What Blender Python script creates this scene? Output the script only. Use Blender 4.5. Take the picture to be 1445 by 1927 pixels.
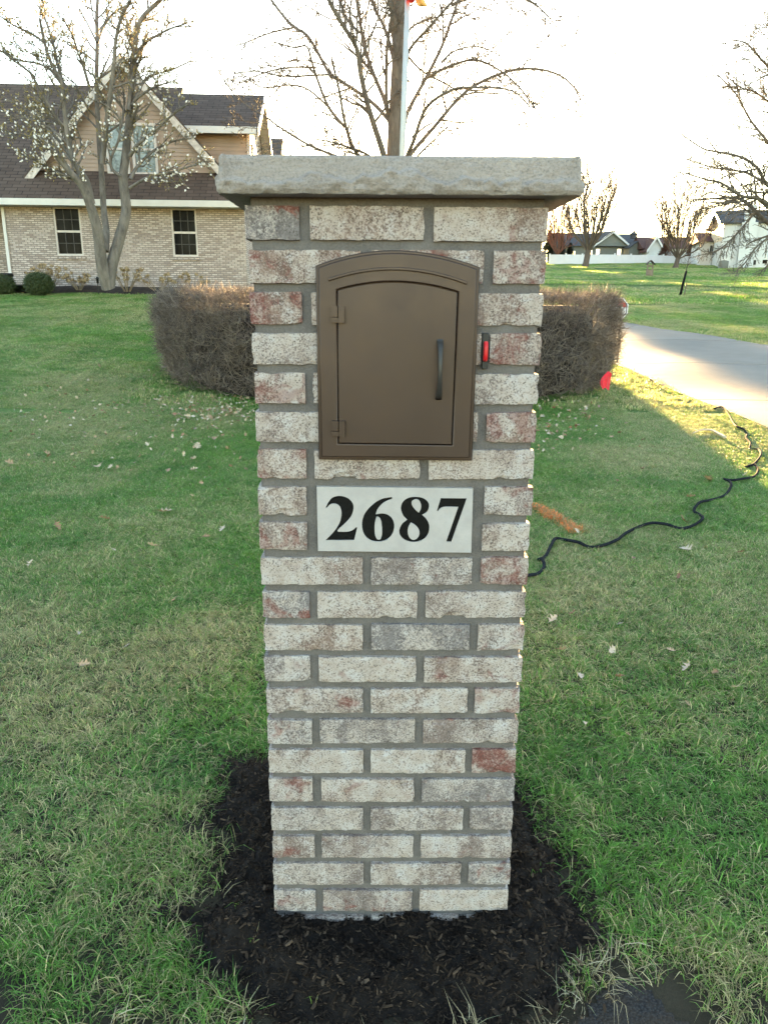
import bpy, bmesh, math, random
import numpy as np
from mathutils import Vector, Matrix, noise, Euler

for o in list(bpy.data.objects):
    bpy.data.objects.remove(o)
SC = bpy.context.scene
COL = SC.collection
R = math.radians
rnd = random.Random(7)

# ------------------------------------------------------------------ camera
F_PX, CW, CH = 1438.5, 722.5, 963.5            # focal length and centre in photograph pixels
CAM = np.array([-0.0336, -1.4033, 1.340])
PITCH, YAW, ROLL = 0.27324, 0.00894, 0.00512
_f = np.array([math.sin(YAW) * math.cos(PITCH), math.cos(YAW) * math.cos(PITCH), -math.sin(PITCH)])
_r = np.array([math.cos(YAW), -math.sin(YAW), 0.0])
_u = np.cross(_r, _f)
CR = math.cos(ROLL) * _r + math.sin(ROLL) * _u
CU = math.cos(ROLL) * _u - math.sin(ROLL) * _r
cam_data = bpy.data.cameras.new('camera')
cam = bpy.data.objects.new('camera', cam_data)
COL.objects.link(cam)
cam_data.sensor_fit = 'VERTICAL'
cam_data.sensor_height = 24.0
cam_data.lens = F_PX / 1927.0 * 24.0
cam_data.clip_start = 0.02
cam_data.clip_end = 3000
cam.matrix_world = Matrix(((CR[0], CU[0], -_f[0], CAM[0]), (CR[1], CU[1], -_f[1], CAM[1]),
                           (CR[2], CU[2], -_f[2], CAM[2]), (0, 0, 0, 1)))
SC.camera = cam

# ------------------------------------------------------------------ sky, sun, exposure
SUN_AZ, SUN_EL = 5.5, 6.5                      # degrees from +Y towards +X; above the horizon
world = bpy.data.worlds.new('World')
SC.world = world
world.use_nodes = True
wn = world.node_tree.nodes
wn.clear()
sky = wn.new('ShaderNodeTexSky')
sky.sky_type = 'NISHITA'
sky.sun_disc = False
sky.sun_elevation = R(SUN_EL)
sky.sun_rotation = R(SUN_AZ)
sky.altitude = 200
sky.air_density = 1.0
sky.dust_density = 0.35
sky.ozone_density = 0.62
bg = wn.new('ShaderNodeBackground')
bg.inputs['Strength'].default_value = 0.05
wo = wn.new('ShaderNodeOutputWorld')
world.node_tree.links.new(sky.outputs[0], bg.inputs[0])
world.node_tree.links.new(bg.outputs[0], wo.inputs[0])
sun_d = bpy.data.lights.new('sun', 'SUN')
sun_d.energy = 4.2
sun_d.angle = R(0.6)
sun_d.color = (1.0, 0.64, 0.27)
sun = bpy.data.objects.new('sun', sun_d)
COL.objects.link(sun)
sdir = Vector((math.sin(R(SUN_AZ)) * math.cos(R(SUN_EL)), math.cos(R(SUN_AZ)) * math.cos(R(SUN_EL)), math.sin(R(SUN_EL))))
sun.rotation_euler = sdir.to_track_quat('Z', 'Y').to_euler()
sun.location = (0, 30, 30)
SC.view_settings.view_transform = 'Standard'
SC.view_settings.look = 'None'
SC.view_settings.gamma = 1.0
SC.view_settings.use_curve_mapping = False
SC.view_settings.exposure = 4.55
SC.cycles.max_bounces = 5
SC.cycles.diffuse_bounces = 2
SC.cycles.glossy_bounces = 3
SC.cycles.transmission_bounces = 4
SC.cycles.transparent_max_bounces = 8
SC.cycles.use_denoising = True
SC.cycles.use_adaptive_sampling = True
SC.cycles.adaptive_threshold = 0.012

# ------------------------------------------------------------------ rays and terrain
def ray(px, py):
    d = _f + CR * ((px - CW) / F_PX) + CU * ((CH - py) / F_PX)
    return d / np.linalg.norm(d)
def P(px, py, Y):
    """world point seen at a photograph pixel on the plane y = Y"""
    d = ray(px, py)
    t = (Y - CAM[1]) / d[1]
    return Vector(CAM + d * t)
def sstep(t):
    t = np.clip(t, 0, 1)
    return t * t * (3 - 2 * t)
_YY = np.array([-80, -3, 0, 3, 8, 14, 25, 104, 118, 140, 1500.])
_SS = np.array([0, 0, .008, .022, .038, .056, .059, .059, .02, .0, .0])
_yg = np.linspace(-80, 1500, 15801)
_sg = np.interp(_yg, _YY, _SS)
_zg = np.concatenate([[0], np.cumsum((_sg[1:] + _sg[:-1]) / 2 * np.diff(_yg))])
def gz(x, y):
    x = np.asarray(x, float); y = np.asarray(y, float)
    z = np.interp(y, _yg, _zg) - .04
    z = z + 0.62 * sstep(-(x + 0.6) / 5.5) * sstep((y - 4) / 15)
    far = sstep((y - 24) / 20)
    z = z + far * (0.10 * np.sin(y * 0.33 + x * .05) + 0.09 * np.sin(x * 0.21 + y * 0.13 + 1.0) + .05 * np.sin(y * .71 - x * .11))
    nr = sstep((y - .9) / 2.5)
    z = z + nr * (0.012 * np.sin(x * 2.1 + y * .9) + .012 * np.sin(x * 1.1 - y * 1.7 + 2.0))
    return z
def gzf(x, y):
    return float(gz(x, y))
def G(px, py):
    """ground point seen at a photograph pixel"""
    d = ray(px, py)
    t0, t = 0.0, 0.5
    while t < 400:
        p = CAM + d * t
        if p[2] < gz(p[0], p[1]):
            break
        t0, t = t, t * 1.03
    for _ in range(30):
        m = (t0 + t) / 2
        p = CAM + d * m
        if p[2] < gz(p[0], p[1]):
            t = m
        else:
            t0 = m
    return Vector(CAM + d * t)
def mpp(Y):
    return (Y - CAM[1]) / F_PX

# ------------------------------------------------------------------ material helpers
class NT:
    def __init__(s, name):
        s.m = bpy.data.materials.new(name)
        s.m.use_nodes = True
        s.t = s.m.node_tree
        s.t.nodes.clear()
        s.out = s.t.nodes.new('ShaderNodeOutputMaterial')
        s.b = s.t.nodes.new('ShaderNodeBsdfPrincipled')
        s.t.links.new(s.b.outputs[0], s.out.inputs[0])
    def n(s, typ, ins=None, **kw):
        nd = s.t.nodes.new('ShaderNode' + typ)
        for k, v in kw.items():
            setattr(nd, k, v)
        for k, v in (ins or {}).items():
            s.set(nd, k, v)
        return nd
    def set(s, nd, k, v):
        sk = nd.inputs[k]
        if hasattr(v, 'is_linked') or hasattr(v, 'links'):
            s.t.links.new(v, sk)
        else:
            sk.default_value = v
    def L(s, a, b):
        s.t.links.new(a, b)
    def coord(s, kind='Object'):
        return s.n('TexCoord').outputs[kind]
    def pos(s):
        return s.n('NewGeometry').outputs['Position']
    def noise(s, vec, scale, detail=4, rough=.55, dist=0.0, out='Fac'):
        return s.n('TexNoise', {'Vector': vec, 'Scale': scale, 'Detail': detail, 'Roughness': rough, 'Distortion': dist}).outputs[out]
    def ramp(s, fac, stops, mode='LINEAR'):
        nd = s.n('ValToRGB', {'Fac': fac})
        cr = nd.color_ramp
        cr.interpolation = mode
        while len(cr.elements) > 1:
            cr.elements.remove(cr.elements[-1])
        for i, (p, c) in enumerate(stops):
            e = cr.elements[0] if i == 0 else cr.elements.new(p)
            e.position = p
            c = c if isinstance(c, (tuple, list)) else (c, c, c)
            e.color = (*c[:3], 1)
        return nd.outputs['Color']
    def mix(s, fac, a, b, blend='MIX'):
        nd = s.n('Mix', data_type='RGBA', blend_type=blend)
        for k, v in ((0, fac), (6, a), (7, b)):
            sk = nd.inputs[k]
            if hasattr(v, 'links'):
                s.t.links.new(v, sk)
            elif k == 0:
                sk.default_value = v
            else:
                sk.default_value = (*v[:3], 1)
        return nd.outputs[2]
    def math(s, op, a, b=0.0, c=0.0, clamp=False):
        nd = s.n('Math', operation=op, use_clamp=clamp)
        for i, v in enumerate((a, b, c)):
            if hasattr(v, 'links'):
                s.t.links.new(v, nd.inputs[i])
            else:
                nd.inputs[i].default_value = v
        return nd.outputs[0]
    def vmath(s, op, a, b=(0, 0, 0)):
        nd = s.n('VectorMath', operation=op)
        for i, v in enumerate((a, b)):
            if hasattr(v, 'links'):
                s.t.links.new(v, nd.inputs[i])
            else:
                nd.inputs[i].default_value = v
        return nd.outputs[0]
    def attr(s, name, typ='OBJECT'):
        return s.n('Attribute', attribute_name=name, attribute_type=typ)
    def bump(s, h, strength=.3, dist=.01):
        nd = s.n('Bump', {'Height': h, 'Strength': strength, 'Distance': dist})
        s.L(nd.outputs[0], s.b.inputs['Normal'])
    def col(s, c):
        s.set(s.b, 'Base Color', c if hasattr(c, 'links') else (*c[:3], 1))
    def rough(s, r):
        s.set(s.b, 'Roughness', r)
    def spec(s, v):
        s.b.inputs['Specular IOR Level'].default_value = v

def plain(name, c, rough=.6, metal=0.0, var=.12, scale=30., bump=.0, spec=.4):
    m = NT(name)
    co = m.coord()
    n = m.noise(co, scale, 5, .6)
    lo = tuple(max(0, v * (1 - var)) for v in c)
    hi = tuple(v * (1 + var) for v in c)
    m.col(m.ramp(n, [(.3, lo), (.7, hi)]))
    m.rough(rough)
    m.spec(spec)
    m.b.inputs['Metallic'].default_value = metal
    if bump:
        m.bump(n, bump, .01)
    return m.m

# ------------------------------------------------------------------ object helpers
def link(o, parent=None):
    COL.objects.link(o)
    if parent is not None:
        o.parent = parent
    return o
def mesh_obj(name, V, Fc, mat, parent=None, smooth=False):
    me = bpy.data.meshes.new(name)
    me.from_pydata([tuple(v) for v in V], [], Fc)
    me.update()
    if smooth:
        me.polygons.foreach_set('use_smooth', [True] * len(me.polygons))
    me.materials.append(mat)
    return link(bpy.data.objects.new(name, me), parent)
def from_bm(name, bm, mat, parent=None, smooth=False):
    me = bpy.data.meshes.new(name)
    bm.to_mesh(me)
    bm.free()
    if smooth:
        me.polygons.foreach_set('use_smooth', [True] * len(me.polygons))
    me.materials.append(mat)
    return link(bpy.data.objects.new(name, me), parent)
def tag(o, label, cat, group=None):
    o['label'] = label
    o['category'] = cat
    if group:
        o['group'] = group
    return o
def thing(name, label, cat, loc=(0, 0, 0), rz=0.0, group=None):
    o = bpy.data.objects.new(name, None)
    o.empty_display_size = .2
    COL.objects.link(o)
    o.location = loc
    o.rotation_euler = (0, 0, rz)
    return tag(o, label, cat, group)
def structure(o):
    o['kind'] = 'structure'
    return o
def stuff(o):
    o['kind'] = 'stuff'
    return o
class MB:
    """collects boxes, prisms and tubes into one mesh"""
    def __init__(s):
        s.V, s.F = [], []
    def box(s, x0, x1, y0, y1, z0, z1):
        b = len(s.V)
        s.V += [(x0, y0, z0), (x1, y0, z0), (x1, y1, z0), (x0, y1, z0), (x0, y0, z1), (x1, y0, z1), (x1, y1, z1), (x0, y1, z1)]
        s.F += [tuple(b + i for i in f) for f in ((0, 3, 2, 1), (4, 5, 6, 7), (0, 1, 5, 4), (1, 2, 6, 5), (2, 3, 7, 6), (3, 0, 4, 7))]
        return s
    def poly(s, pts):
        b = len(s.V)
        s.V += [tuple(p) for p in pts]
        s.F.append(tuple(range(b, b + len(pts))))
        return s
    def prism(s, pts, vec):
        """extrude polygon pts (3d) along vec"""
        b, n = len(s.V), len(pts)
        v = Vector(vec)
        s.V += [tuple(p) for p in pts] + [tuple(Vector(p) + v) for p in pts]
        s.F.append(tuple(range(b + n - 1, b - 1, -1)))
        s.F.append(tuple(range(b + n, b + 2 * n)))
        for i in range(n):
            j = (i + 1) % n
            s.F.append((b + i, b + j, b + n + j, b + n + i))
        return s
    def tube(s, pts, rad, n=5, cap=True):
        pts = [Vector(p) for p in pts]
        if not hasattr(rad, '__len__'):
            rad = [rad] * len(pts)
        b = len(s.V)
        t = (pts[1] - pts[0]).normalized()
        a = t.orthogonal().normalized()
        for i, p in enumerate(pts):
            if i < len(pts) - 1 and i > 0:
                t = (pts[i + 1] - pts[i - 1]).normalized()
            elif i == len(pts) - 1:
                t = (pts[i] - pts[i - 1]).normalized()
            a = (a - t * a.dot(t))
            a = a.normalized() if a.length > 1e-6 else t.orthogonal().normalized()
            c = t.cross(a)
            for k in range(n):
                an = 2 * math.pi * k / n
                s.V.append(tuple(p + (a * math.cos(an) + c * math.sin(an)) * rad[i]))
        for i in range(len(pts) - 1):
            for k in range(n):
                k2 = (k + 1) % n
                s.F.append((b + i * n + k, b + i * n + k2, b + (i + 1) * n + k2, b + (i + 1) * n + k))
        if cap:
            s.F.append(tuple(b + k for k in range(n - 1, -1, -1)))
            e = b + (len(pts) - 1) * n
            s.F.append(tuple(e + k for k in range(n)))
        return s
    def lathe(s, prof, n=16, c=(0, 0, 0)):
        b = len(s.V)
        for r, z in prof:
            for k in range(n):
                a = 2 * math.pi * k / n
                s.V.append((c[0] + r * math.cos(a), c[1] + r * math.sin(a), c[2] + z))
        for i in range(len(prof) - 1):
            for k in range(n):
                k2 = (k + 1) % n
                s.F.append((b + i * n + k, b + i * n + k2, b + (i + 1) * n + k2, b + (i + 1) * n + k))
        s.F.append(tuple(b + k for k in range(n - 1, -1, -1)))
        e = b + (len(prof) - 1) * n
        s.F.append(tuple(e + k for k in range(n)))
        return s
    def build(s, name, mat, parent=None, smooth=False):
        return mesh_obj(name, s.V, s.F, mat, parent, smooth)

def catmull(pts, k=6, closed=False):
    pts = [Vector(p) for p in pts]
    n = len(pts)
    out = []
    rng = range(n) if closed else range(n - 1)
    for i in rng:
        if closed:
            p0, p1, p2, p3 = pts[(i - 1) % n], pts[i], pts[(i + 1) % n], pts[(i + 2) % n]
        else:
            p0, p1, p2, p3 = pts[max(i - 1, 0)], pts[i], pts[i + 1], pts[min(i + 2, n - 1)]
        for j in range(k):
            t = j / k
            out.append(.5 * ((2 * p1) + (p2 - p0) * t + (2 * p0 - 5 * p1 + 4 * p2 - p3) * t * t + (3 * p1 - p0 - 3 * p2 + p3) * t ** 3))
    if not closed:
        out.append(pts[-1])
    return out

def inst_points(name, pts, rots, scl, idx, sources, mat, parent=None):
    """one object that scatters small source meshes over points (geometry nodes)"""
    me = bpy.data.meshes.new(name)
    n = len(pts)
    me.vertices.add(n)
    me.vertices.foreach_set('co', np.asarray(pts, np.float32).ravel())
    a = me.attributes.new('rot', 'FLOAT_VECTOR', 'POINT'); a.data.foreach_set('vector', np.asarray(rots, np.float32).ravel())
    a = me.attributes.new('scl', 'FLOAT', 'POINT'); a.data.foreach_set('value', np.asarray(scl, np.float32))
    a = me.attributes.new('idx', 'INT', 'POINT'); a.data.foreach_set('value', np.asarray(idx, np.int32))
    me.materials.append(mat)
    o = link(bpy.data.objects.new(name, me), parent)
    ng = bpy.data.node_groups.new(name + '_scatter', 'GeometryNodeTree')
    ng.interface.new_socket('Geometry', in_out='INPUT', socket_type='NodeSocketGeometry')
    ng.interface.new_socket('Geometry', in_out='OUTPUT', socket_type='NodeSocketGeometry')
    N = ng.nodes
    gi = N.new('NodeGroupInput'); go = N.new('NodeGroupOutput')
    jn = N.new('GeometryNodeJoinGeometry')
    for s in reversed(sources):
        oi = N.new('GeometryNodeObjectInfo')
        oi.inputs['Object'].default_value = s
        oi.inputs['As Instance'].default_value = True
        ng.links.new(oi.outputs['Geometry'], jn.inputs[0])
    ip = N.new('GeometryNodeInstanceOnPoints')
    ip.inputs['Pick Instance'].default_value = True
    def at(nm, typ):
        q = N.new('GeometryNodeInputNamedAttribute')
        q.data_type = typ
        q.inputs['Name'].default_value = nm
        return [x for x in q.outputs if x.enabled and x.name == 'Attribute'][0]
    ng.links.new(gi.outputs[0], ip.inputs['Points'])
    ng.links.new(jn.outputs[0], ip.inputs['Instance'])
    ng.links.new(at('idx', 'INT'), ip.inputs['Instance Index'])
    e2r = N.new('FunctionNodeEulerToRotation')
    ng.links.new(at('rot', 'FLOAT_VECTOR'), e2r.inputs[0])
    ng.links.new(e2r.outputs[0], ip.inputs['Rotation'])
    ng.links.new(at('scl', 'FLOAT'), ip.inputs['Scale'])
    ng.links.new(ip.outputs[0], go.inputs[0])
    md = o.modifiers.new('scatter', 'NODES')
    md.node_group = ng
    return o
def source(name, V, Fc, mat, cols=None):
    me = bpy.data.meshes.new(name)
    me.from_pydata([tuple(v) for v in V], [], Fc)
    me.update()
    me.materials.append(mat)
    if cols is not None:
        a = me.attributes.new('tint', 'FLOAT', 'POINT')
        a.data.foreach_set('value', np.asarray(cols, np.float32))
    return bpy.data.objects.new(name, me)
#PART2
# ------------------------------------------------------------------ ground cover masks
def sdist(poly, x, y):
    """signed distance to a closed polygon, positive inside"""
    x = np.asarray(x, float); y = np.asarray(y, float)
    d = np.full(x.shape, 1e9); ins = np.zeros(x.shape, bool)
    n = len(poly)
    for i in range(n):
        ax, ay = poly[i]; bx, by = poly[(i + 1) % n]
        ex, ey = bx - ax, by - ay
        t = np.clip(((x - ax) * ex + (y - ay) * ey) / (ex * ex + ey * ey + 1e-12), 0, 1)
        d = np.minimum(d, np.hypot(x - ax - t * ex, y - ay - t * ey))
        c = ((ay > y) != (by > y)) & (x < (bx - ax) * (y - ay) / ((by - ay) if abs(by - ay) > 1e-12 else 1e-12) + ax)
        ins ^= c
    return np.where(ins, d, -d)
def wob(x, y, s, seed=0.0):
    return (np.sin(x * 11.3 * s + 3.1 * np.sin(y * 7.7 * s + seed) + seed) + np.sin(y * 13.7 * s + 2.7 * np.sin(x * 9.1 * s + seed * 2)) +
            .6 * np.sin(x * 29 * s + y * 23 * s + seed)) / 2.6
_mp = [(425, 1452), (445, 1436), (505, 1426), (740, 1420), (975, 1478), (1008, 1520), (1035, 1570), (1072, 1620), (1094, 1690),
       (1104, 1760), (1092, 1820), (1080, 1870), (1040, 1915), (900, 1950), (700, 1960), (560, 1950), (480, 1908), (430, 1870), (372, 1825),
       (358, 1800), (384, 1760), (396, 1700), (396, 1660), (420, 1620), (430, 1590), (402, 1560), (390, 1530), (400, 1490)]
MULCH = [tuple(G(*p)[:2]) for p in _mp]
_mp2 = [(268, 1722), (290, 1706), (330, 1704), (368, 1716), (372, 1738), (330, 1752), (285, 1748)]
MULCH2 = [tuple(G(*p)[:2]) for p in _mp2]
def mulch_d(x, y):
    return np.maximum(sdist(MULCH, x, y), sdist(MULCH2, x, y) - .01) + .018 * wob(x, y, 1.0, 1.3)
def mulch_h(x, y):
    d = sdist(MULCH, x, y)
    return -.012 + .050 * sstep((d + .03) / .16) + (.022 * sstep((np.abs(x + .02) - .12) / .12) - .012 + .008 * np.sin(x * 31)) * np.exp(-((y + .02) / .07) ** 2) + .018 * sstep((sdist(MULCH2, x, y) + .03) / .06) + \
        .011 * wob(x, y, 1.5, .4) + .008 * wob(x, y, 4.1, 2.0) + .004 * wob(x, y, 9., 1.1)
# road edge close to the camera
def road_edge(x):
    x = np.asarray(x, float)
    return -.33 + .185 * np.exp(-np.abs((x - .47) / .135) ** 2.6) + .010 * np.sin(x * 17) + .008 * np.sin(x * 41 + 1)
# drive: left and right edges as x over y
DR = [(-30, 9.0, 16.0), (-6, 5.2, 10.5), (-2, 4.1, 9.4), (2, 3.80, 8.8), (6.2, 3.78, 8.5), (11.5, 3.86, 8.1), (14.1, 3.75, 7.85), (18.8, 2.9, 6.5), (24, 1.2, 4.9), (32, -2.6, 1.9), (42, -6.5, -1.5)]
_dy = np.array([d[0] for d in DR]); _dl = np.array([d[1] for d in DR]); _dr = np.array([d[2] for d in DR])
def drive_in(x, y, m=0.0):
    return (x > np.interp(y, _dy, _dl) - m) & (x < np.interp(y, _dy, _dr) + m) & (y < 42)
HEDGE_C, HEDGE_R = (0.115, 9.65), (3.25, 2.55)
def hedge_in(x, y, k=1.0):
    return ((x - HEDGE_C[0]) / HEDGE_R[0]) ** 2 + ((y - HEDGE_C[1]) / HEDGE_R[1]) ** 2 < k * k

# ------------------------------------------------------------------ ground materials
def lawn_colour(m, pos, tint=None):
    big = m.noise(pos, .42, 3, .55)
    mid = m.noise(pos, 2.1, 4, .6)
    deep = m.ramp(mid, [(.3, (.080, .200, .030)), (.55, (.125, .275, .038)), (.75, (.185, .325, .048))])
    straw = m.ramp(m.noise(pos, 9., 3, .6), [(.3, (.36, .31, .15)), (.7, (.52, .45, .25))])
    pale = m.mix(.55, deep, (.33, .37, .17))
    p = m.math('ADD', m.math('MULTIPLY', big, .65), m.math('MULTIPLY', mid, .35))
    # worn straw patches where the photograph shows them
    for (a, b, r_, s_) in ((230, 1260, .55, .16), (60, 1180, .5, .12), (420, 1190, .4, .12), (1210, 870, .9, .14), (1120, 1120, .4, .10), (1300, 1180, .6, .08), (60, 930, .9, .08)):
        g_ = G(a, b)
        dn = m.n('VectorMath', operation='DISTANCE')
        m.L(pos, dn.inputs[0]); dn.inputs[1].default_value = tuple(g_)
        p = m.math('ADD', p, m.n('MapRange', {'Value': dn.outputs['Value'], 'From Min': 0., 'From Max': r_, 'To Min': s_, 'To Max': 0.}, interpolation_type='SMOOTHSTEP').outputs[0])
    pf = m.n('MapRange', {'Value': p, 'From Min': .44, 'From Max': .60}).outputs[0]
    return deep, pale, straw, pf
M = {}
m = NT('lawn_soil')
pos = m.pos()
deep, pale, straw, pf = lawn_colour(m, pos)
c = m.mix(m.math('MULTIPLY', pf, .6), deep, pale)
fine = m.noise(pos, 60., 4, .7)
c = m.mix(m.ramp(fine, [(.35, .25), (.62, .75)]), c, (.040, .042, .020))
# dry ground near the road
sep = m.n('SeparateXYZ', {'Vector': pos})
nearr = m.n('MapRange', {'Value': m.math('ADD', sep.outputs['Y'], m.math('MULTIPLY', m.math('SUBTRACT', mid_n := m.noise(pos, 5., 4, .6), .5), .5)), 'From Min': 2.6, 'From Max': 1.2}).outputs[0]
c = m.mix(nearr, c, m.ramp(mid_n, [(.3, (.030, .026, .018)), (.7, (.055, .046, .030))]))
m.col(c); m.rough(.95); m.spec(.15)
m.bump(m.noise(pos, 38., 5, .7), .8, .02)
M['soil'] = m.m
m = NT('grass_blade')
pos = m.pos()
deep, pale, straw, pf = lawn_colour(m, pos)
ti = m.attr('tint', 'GEOMETRY').outputs['Fac']
rn = m.n('ObjectInfo').outputs['Random']
g = m.mix(ti, deep, m.mix(.25, deep, pale))
g = m.mix(m.math('MULTIPLY', pf, .55), g, pale)
g = m.mix(m.math('MULTIPLY', rn, .35), g, (.07, .22, .06))
thr = m.n('MapRange', {'Value': pf, 'From Min': 0., 'From Max': 1., 'To Min': .84, 'To Max': .30}).outputs[0]
g = m.mix(m.math('GREATER_THAN', ti, thr), g, straw)
br = m.n('TexWhiteNoise', {'W': m.math('MULTIPLY', ti, 37.)}, noise_dimensions='1D').outputs['Value']
g = m.mix(1., g, m.ramp(br, [(0., .45), (.5, .95), (.85, 1.5), (1., 2.1)]), 'MULTIPLY')
m.col(g); m.rough(.42); m.spec(.18)
tr = m.n('BsdfTranslucent', {'Color': m.mix(.5, g, (.16, .22, .03), 'ADD')})
ms = m.n('MixShader', {0: .42})
m.L(m.b.outputs[0], ms.inputs[1]); m.L(tr.outputs[0], ms.inputs[2]); m.L(ms.outputs[0], m.out.inputs[0])
M['grass'] = m.m
m = NT('dry_grass')
ti = m.attr('tint', 'GEOMETRY').outputs['Fac']
m.col(m.ramp(ti, [(0., (.16, .13, .07)), (.5, (.33, .27, .15)), (.85, (.45, .40, .26)), (1., (.10, .13, .05))]))
m.rough(.6)
M['dry'] = m.m
m = NT('mulch')
pos = m.pos()
n1 = m.noise(pos, 55., 6, .7)
m.col(m.ramp(n1, [(.3, (.008, .006, .005)), (.6, (.022, .016, .013)), (.8, (.042, .031, .024))]))
m.rough(.9); m.spec(.25); m.bump(m.noise(pos, 120., 6, .75), 1.0, .012)
M['mulch'] = m.m
m = NT('mulch_shred')
rn = m.n('ObjectInfo').outputs['Random']
m.col(m.ramp(rn, [(0., (.010, .0075, .0062)), (.55, (.028, .020, .015)), (.88, (.052, .037, .027)), (1., (.12, .085, .058))]))
m.rough(.95); m.spec(.1)
M['shred'] = m.m
m = NT('concrete')
pos = m.pos()
n1 = m.noise(pos, 1.3, 5, .6); n2 = m.noise(pos, 90., 3, .6)
c = m.ramp(n1, [(.3, (.18, .165, .145)), (.7, (.23, .215, .19))])
c = m.mix(m.ramp(n2, [(.45, 0.), (.75, .35)]), c, (.13, .12, .11))
m.col(c); m.rough(.85); m.spec(.2); m.bump(n2, .15, .004)
M['concrete'] = m.m
m = NT('asphalt')
pos = m.pos()
n1 = m.noise(pos, 140., 3, .7); n2 = m.noise(pos, 7., 4, .6)
vo = m.n('TexVoronoi', {'Vector': pos, 'Scale': 170.}).outputs['Distance']
c = m.ramp(vo, [(.1, (.075, .073, .072)), (.45, (.038, .038, .040)), (.8, (.02, .02, .022))])
c = m.mix(m.ramp(m.noise(pos, 16., 5, .7), [(.36, 0.), (.6, .85)]), c, (.060, .048, .038))
c = m.mix(m.ramp(n1, [(.64, 0.), (.74, .35)]), c, (.13, .12, .11))
m.col(c); m.rough(.95); m.spec(.08); m.bump(vo, .8, .008)
M['asphalt'] = m.m

# ------------------------------------------------------------------ ground sheet
def graded(a, b, fine0, fine1, h0, k):
    out = list(np.arange(fine0, fine1, h0))
    h, v = h0, fine1
    while v < b:
        out.append(v); h *= k; v += h
    out.append(b)
    h, v = h0, fine0
    lo = []
    while v > a:
        h *= k; v -= h; lo.append(max(v, a))
    return np.array(sorted(set(lo + out)))
def sheet(name, xs, ys, zf, mat, keep=None, parent=None):
    X, Y = np.meshgrid(xs, ys)
    Z = zf(X, Y)
    nx, ny = len(xs), len(ys)
    V = np.stack([X.ravel(), Y.ravel(), Z.ravel()], 1)
    i = np.arange(nx * ny).reshape(ny, nx)
    Fq = np.stack([i[:-1, :-1], i[:-1, 1:], i[1:, 1:], i[1:, :-1]], -1).reshape(-1, 4)
    if keep is not None:
        k = keep(X, Y)
        kk = (k[:-1, :-1] & k[:-1, 1:] & k[1:, 1:] & k[1:, :-1]).ravel()
        Fq = Fq[kk]
        used = np.unique(Fq)
        mp = np.full(len(V), -1); mp[used] = np.arange(len(used))
        V = V[used]; Fq = mp[Fq]
    me = bpy.data.meshes.new(name)
    me.from_pydata(V.tolist(), [], Fq.tolist())
    me.polygons.foreach_set('use_smooth', [True] * len(me.polygons))
    me.update()
    me.materials.append(mat)
    return link(bpy.data.objects.new(name, me), parent)
xs = graded(-700, 900, -2.6, 2.6, .09, 1.055)
ys = graded(-60, 1400, -.8, 3.5, .09, 1.035)
structure(sheet('lawn', xs, ys, gz, M['soil']))
# drive: slabs with joints between them
drive = bpy.data.objects.new('driveway', None); COL.objects.link(drive); structure(drive)
yj = [-14, -10, -6.2, -2.6, 1.0, 4.4, 7.8, 11.2, 14.8, 18.6, 22.6, 27, 32, 37, 42]
for a, b in zip(yj[:-1], yj[1:]):
    V, Fc = [], []
    nn, mm_ = 10, 10
    for i in range(nn + 1):
        y = a + .018 + (b - a - .036) * i / nn
        l, r_ = np.interp(y, _dy, _dl), np.interp(y, _dy, _dr)
        for j in range(mm_ + 1):
            x = l + (r_ - l) * j / mm_
            V.append((x, y, gzf(x, y) + .022))
    for i in range(nn):
        for j in range(mm_):
            q = i * (mm_ + 1) + j
            Fc.append((q, q + 1, q + mm_ + 2, q + mm_ + 1))
    b0 = len(V)
    ring = [j for j in range(mm_ + 1)] + [i * (mm_ + 1) + mm_ for i in range(1, nn + 1)] + [nn * (mm_ + 1) + j for j in range(mm_ - 1, -1, -1)] + [i * (mm_ + 1) for i in range(nn - 1, 0, -1)]
    V += [(V[q][0], V[q][1], V[q][2] - .08) for q in ring]
    for k in range(len(ring)):
        k2 = (k + 1) % len(ring)
        Fc.append((ring[k2], ring[k], b0 + k, b0 + k2))
    mesh_obj('slab', V, Fc, M['concrete'], drive)
structure(sheet('road', np.concatenate([np.arange(-6, -.2, .1), np.arange(-.2, 1.2, .012), np.arange(1.2, 8, .1)]), np.concatenate([np.arange(-9, -.6, .15), np.arange(-.6, -.1, .01)]),
                lambda X, Y: gz(X, Y) + .002 + .002 * wob(X, Y, 2.), M['asphalt'], keep=lambda X, Y: (Y < road_edge(X) + .012 * wob(X, Y, 3.) + .012 * wob(X, Y, 8., 1.))))
# mulch pile round the pillar
mu = sheet('mulch', np.arange(-.75, .8, .012), np.arange(-.6, .95, .012), lambda X, Y: gz(X, Y) + mulch_h(X, Y), M['mulch'],
           keep=lambda X, Y: mulch_d(X, Y) > -.02)
stuff(tag(mu, 'dark shredded mulch heaped round the foot of the brick pillar', 'mulch'))

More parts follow.
